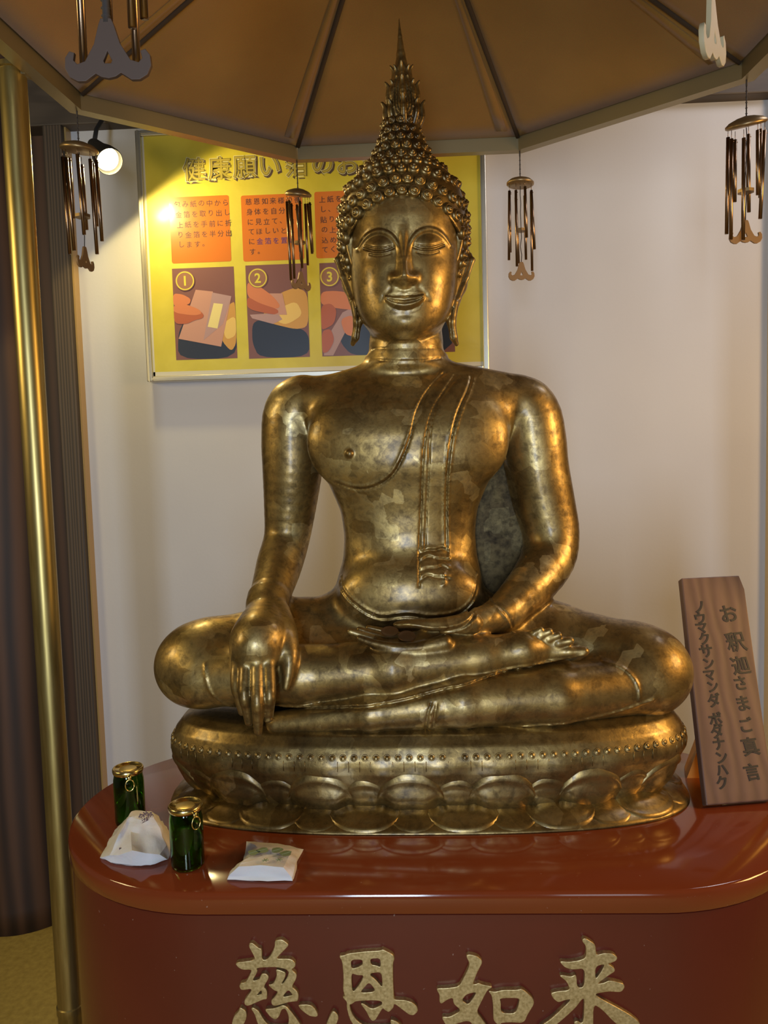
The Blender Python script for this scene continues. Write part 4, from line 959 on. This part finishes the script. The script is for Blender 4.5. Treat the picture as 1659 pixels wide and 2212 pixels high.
while y > 276:
    z = hxz(y); A_ = np.interp(z, zs, As); B2 = np.interp(z, zs, Bs)
    rc = 12.4 if y > 400 else (11.2 if y > 330 else 9.6)
    per = math.pi*(3*(A_+B2)-math.sqrt((3*A_+B2)*(A_+3*B2))); n = max(6, int(round(per/(rc*1.84*1.445/F))))
    for i in range(n):
        a = 2*math.pi*(i+(row % 2)*.5)/n+1.5*math.pi
        X = A_*math.cos(a); Yy = B2*math.sin(a); xp = abs(X)*F/1.36
        w = max(0, -math.sin(a)); yy = y+(.0042*xp*xp*w**.4*sstep(370, 450, np.array(y)))
        front = Yy < -.03
        if Yy+1.395+DY < 1.372+DY and yy > hl(xp)-3: continue
        if yy > 612: continue
        z2 = hxz(yy); A2 = np.interp(z2, zs, As); B3 = np.interp(z2, zs, Bs)
        dz = .004; dA = (np.interp(z2+dz, zs, As)-np.interp(z2-dz, zs, As))/(2*dz)
        pos = np.array([HC[0]+A2*math.cos(a), 1.395+DY+B3*math.sin(a), z2])
        nrm = np.array([math.cos(a)/A2, math.sin(a)/B3, 0]); nrm /= np.linalg.norm(nrm); nrm = nrm+np.array([0, 0, -dA*.8-.05]); nrm /= np.linalg.norm(nrm)
        t1 = np.cross(EZ, nrm); t1 /= np.linalg.norm(t1); t2 = np.cross(nrm, t1); r_ = rc*1.58/F*rng.uniform(.93, 1.06)
        pos = pos-nrm*.001
        for (pr, ph) in prof:
            for k in range(SEG):
                th = 2*math.pi*k/SEG; cv.append(pos+r_*(pr*(math.cos(th)*t1+math.sin(th)*t2)+ph*.92*nrm))
        for j in range(len(prof)-1):
            for k in range(SEG): cq.append((nb+j*SEG+k, nb+j*SEG+(k+1) % SEG, nb+(j+1)*SEG+(k+1) % SEG, nb+(j+1)*SEG+k))
        nb += len(prof)*SEG
    y -= rc*1.86; row += 1
V = np.vstack([VH, np.array(cv)]); Q = np.vstack([QH, np.array(cq)+len(VH)])
print('hair', len(cv)//(len(prof)*SEG), 'curls')
o = mesh_obj('hair', V, Q, GOLD_HAIR, root); o['label'] = 'rows of small snail-shell curls'

# flame finial ------------------------------------------------------
fl_ = Sculpt(); FY = 1.395
def cxp(y): return 874-(280-y)*.050
def FP(dx, y, dyy=0.0): p = S(cxp(y), y, FY); return p+np.array([dx*1.455/F, dyy*1.455/F, 0])
def rr_(r): return r*1.455/F
pts = [(40,.8),(80,4.5),(118,9),(138,12),(150,15),(170,17),(182,24),(200,29),(225,31),(242,34),(257,34),(270,30),(282,28),(286,31),(296,30)]
for (ya, ra), (yb, rb) in zip(pts[:-1], pts[1:]): fl_.cone(FP(0, ya), FP(0, yb), rr_(ra), rr_(rb), .002)
for az in range(8):
    a = az*math.pi/4; ca, sa = math.cos(a), math.sin(a)
    for (bx_, by), (mx, my), (tx, ty), w in (((27,276),(39,252),(42,219),5.6),((24,240),(32,210),(33,176),5.0),((13,205),(18,172),(21,141),4.2)):
        if az % 2: ty += 6; tx *= .93
        q = smooth_line([(bx_, by), (mx, my), (tx-5, ty+12), (tx+3, ty)], 2)
        for i in range(len(q)-1):
            t0 = i/(len(q)-1); t1_ = (i+1)/(len(q)-1)
            w0 = w*(1-.85*t0**2); w1 = w*(1-.85*t1_**2)
            fl_.cone(FP(q[i][0]*ca, q[i][1], q[i][0]*sa), FP(q[i+1][0]*ca, q[i+1][1], q[i+1][0]*sa), rr_(w0*1.25), rr_(w1*1.25), .0015)
for w, yb, yt in ((9,252,225),(15,260,205),(21,267,190)):
    q = smooth_line([(-w*.55, yt-18), (-w*.8, yt), (-w, yb-14), (0, yb+2), (w, yb-14), (w*.8, yt), (w*.55, yt-18)], 2)
    for a, b in zip(q[:-1], q[1:]): fl_.cone(FP(a[0], a[1], -np.interp(a[1], [180,200,225,242,270], [25,31,34,36.5,33])+abs(a[0])*.3), FP(b[0], b[1], -np.interp(b[1], [180,200,225,242,270], [25,31,34,36.5,33])+abs(b[0])*.3), rr_(1.7), rr_(1.7), .001)
fl_.ellip(FP(0, 241, -34), (rr_(7), rr_(6), rr_(10)), .001)
VF, QF = surface_net(fl_, FP(-50, 298, -48), FP(50, 36, 48), .0011)
mesh_obj('flame_finial', VF, QF, GOLD_TIP, root)

# lotus base ---------------------------------------------------------
BX, BY, BA, BB, BN = .003, 1.375, .444, .150, 2.7
n = 1440; th = np.linspace(0, 2*math.pi, n, endpoint=False)-math.pi/2
cx_ = np.sign(np.cos(th))*np.abs(np.cos(th))**(2/BN)*BA; cy_ = np.sign(np.sin(th))*np.abs(np.sin(th))**(2/BN)*BB
cl = np.c_[cx_, cy_]; seg = np.r_[0, np.cumsum(np.linalg.norm(np.diff(np.vstack([cl, cl[:1]]), axis=0), axis=1))]; PER = seg[-1]
PFY = np.array([-.075,-.035,-.018,-.006,0,.002,.003,.002,-.002,-.008,-.016,-.019,-.020,-.012,.004,.020,.029,.031])*1.0
PROF = [(-.075,1.052),(-.035,1.050),(-.018,1.042),(-.006,1.027),(.0,1.0125),(.003,1.006),(.004,.997),(.002,.985),(-.009,.968),(-.027,.950),(-.048,.932),(-.058,.925),(-.062,.9235),(-.045,.9215),(-.024,.917),(-.006,.911),(.004,.905),(.006,.9005)]
PO = np.array([p[0] for p in PROF]); PZv = np.array([p[1] for p in PROF]); PT = np.r_[0, np.cumsum(np.hypot(np.diff(PO)*.8, np.diff(PZv)))]; PL = PT[-1]
def base_pt(s, v, h=0.0):
    s = s % PER; i = np.searchsorted(seg, s, 'right')-1; i = min(i, n-1); t = (s-seg[i])/(seg[i+1]-seg[i]); a = cl[i]; b = cl[(i+1) % n]; q = a*(1-t)+b*t
    nn = np.array([abs(q[0]/BA)**(BN-1)*np.sign(q[0])/BA, abs(q[1]/BB)**(BN-1)*np.sign(q[1])/BB]); nn /= np.linalg.norm(nn)
    o_ = np.interp(v, PT, PO); z = np.interp(v, PT, PZv)
    dv = .002; do = (np.interp(v+dv, PT, PO)-np.interp(v-dv, PT, PO)); dz = (np.interp(v+dv, PT, PZv)-np.interp(v-dv, PT, PZv)); L_ = math.hypot(do, dz)+1e-9
    n_o, n_z = -dz/L_, do/L_
    e = o_+h*n_o; ey = np.interp(v, PT, PFY)
    return np.array([BX+q[0]+nn[0]*e, BY+q[1]+nn[1]*(ey+h*n_o), z+h*n_z])
def v_of(z, lower=False):
    k = len(PZv); 
    for i in range(k-1):
        if PZv[i] >= z >= PZv[i+1]: return PT[i]+(PT[i+1]-PT[i])*(PZv[i]-z)/max(1e-9, PZv[i]-PZv[i+1])
    return PL
rings = []
vs = np.unique(np.r_[np.linspace(0, PL, 90)])
us = np.linspace(0, PER, 361)[:-1]
v_bead = v_of(1.0125); v_ridge = v_of(.9235)
lb = MB()
for v in vs:
    r_ = []
    for u in us:
        h = .0062*math.exp(-((v-v_ridge)/.0042)**2)
        h += .0018*math.sin(u/PER*2*math.pi*22)*math.exp(-((v-v_of(.99))/.02)**2)
        r_.append(base_pt(u, v, h))
    rings.append(r_)
lb.ring(rings); o = lb.build('lotus_base', GOLD_BASE, root); base_o = o
def s_of_x(X):
    i = np.argmin(np.where(cl[:,1] < 0, np.abs(cl[:,0]+BX-X), 9)); return seg[i]-(PER if seg[i] > PER/2 else 0)
def petal(s0, half, v0, v1, down, hmax, name='petal'):
    """v0 tip level, v1 root level; down: the tip points down"""
    mb = MB(); NU, NV = 20, 14; rows_ = []
    for iv in range(NV+1):
        t = iv/NV; row_ = []
        for iu in range(NU+1):
            u = -1+2*iu/NU
            vt = v0+(v1-v0)*(1-math.sqrt(max(0, 1-abs(u)**2.3)))*.86      # arched tip
            v = v1+(vt-v1)*(t)
            e = min(1-abs(u), (1-t)*.9)                                     # distance to the rim
            rim_ = sstep(0, .10, np.array(e)); dome = sstep(.20, .62, np.array(min(1-abs(u)*.98, 1-t*.98)*1.0))
            gro = math.exp(-((e-.17)/.045)**2)
            h = hmax*(.55*float(rim_)+.55*float(dome)-.20*gro)
            s_ = s0+u*half*(1-.10*(1-t))
            row_.append(base_pt(s_, v, h-.0008))
        rows_.append(row_)
    mb.ring(rows_, close=False)
    o = mb.build(name, GOLD_BASE, base_o); return o
vU0, vU1 = v_of(.986), v_ridge-.001
vL0, vL1 = PL-.002, v_ridge+.003
xs_u = [P(x, 1700, 1.24)[0] for x in (675, 885, 1095, 1290)]
sp = (s_of_x(xs_u[3])-s_of_x(xs_u[0]))/3; nU = round(PER/sp); sp = PER/nU; s_c = s_of_x(xs_u[1])
for i in range(nU): petal(s_c+i*sp+sp/2, sp*.27, v_of(.975), vU1, False, .0075, 'upper_petal')
for i in range(nU): petal(s_c+i*sp, sp*.41, vU0, vU1, False, .0125, 'upper_petal')
spl_ = PER/round(PER/.160); s_l = s_of_x(P(785, 1770, 1.21)[0])
for i in range(round(PER/spl_)): petal(s_l+i*spl_+spl_/2, spl_*.28, vL0, vL1, True, .0045, 'lower_petal')
for i in range(round(PER/spl_)): petal(s_l+i*spl_, spl_*.40, vL0, vL1, True, .0085, 'lower_petal')
mb = MB(); nbd = int(PER/.0175)
for i in range(nbd):
    s_ = (i+.5)*PER/nbd; c_ = base_pt(s_, v_bead, .0005); q = base_pt(s_, v_bead, .01); ax = q-c_
    if rng.random() < .06: continue
    mb.lathe(c_, [(.0058,-.002),(.0058,.0006),(.0050,.0013),(.0044,.0006),(.0040,.0010),(.002,.0019),(.0001,.0021)], 12, axis=ax)
    a_ = base_pt(s_+.0088, v_bead+.006, .0006); b_ = base_pt(s_+.0088, v_bead+.022, .0006); mb.tube([a_, b_], .0006, 5)
mb.build('bead_row', GOLD_BASE, base_o)

# small things resting on the statue ---------------------------------
COIN = mat('tarnished_coin', (.16,.09,.04), .45, .8)
for (x, y, Y, lab) in ((842,1364,1.235,'dark holed coin in the golden palm, left of the other'),(879,1374,1.222,'brown coin lying in the golden palm, nearer the thumb')):
    c_ = S(x, y, Y); r0 = .0022 if x < 850 else .0001; mb = MB()
    mb.lathe(c_, [(r0,-.001),(.0145,-.001),(.0145,.001),(.0128,.001),(.0122,.0006),(.003+r0,.0006),(r0,.001)], 28, axis=(.05,-.35,.93)); o = mb.build('coin', COIN); sharp(o, 40); tag(o, lab, 'coin')
a_ = S(795, 1336, 1.262); b_ = S(817, 1316, 1.262); mb = MB(); e = np.array([.0065, -.003, .0065])
mb.add([a_-e, a_+e, b_+e, b_-e], [(0,1,2,3)]); mb.add([v_+np.array([0,.0006,0]) for v_ in (a_-e, a_+e, b_+e, b_-e)], [(3,2,1,0)])
o = mb.build('paper_slip', mat('lilac_paper', (.40,.36,.46), .5), smooth=False); tag(o, 'small lilac paper slip stuck at the waist of the golden statue', 'paper')
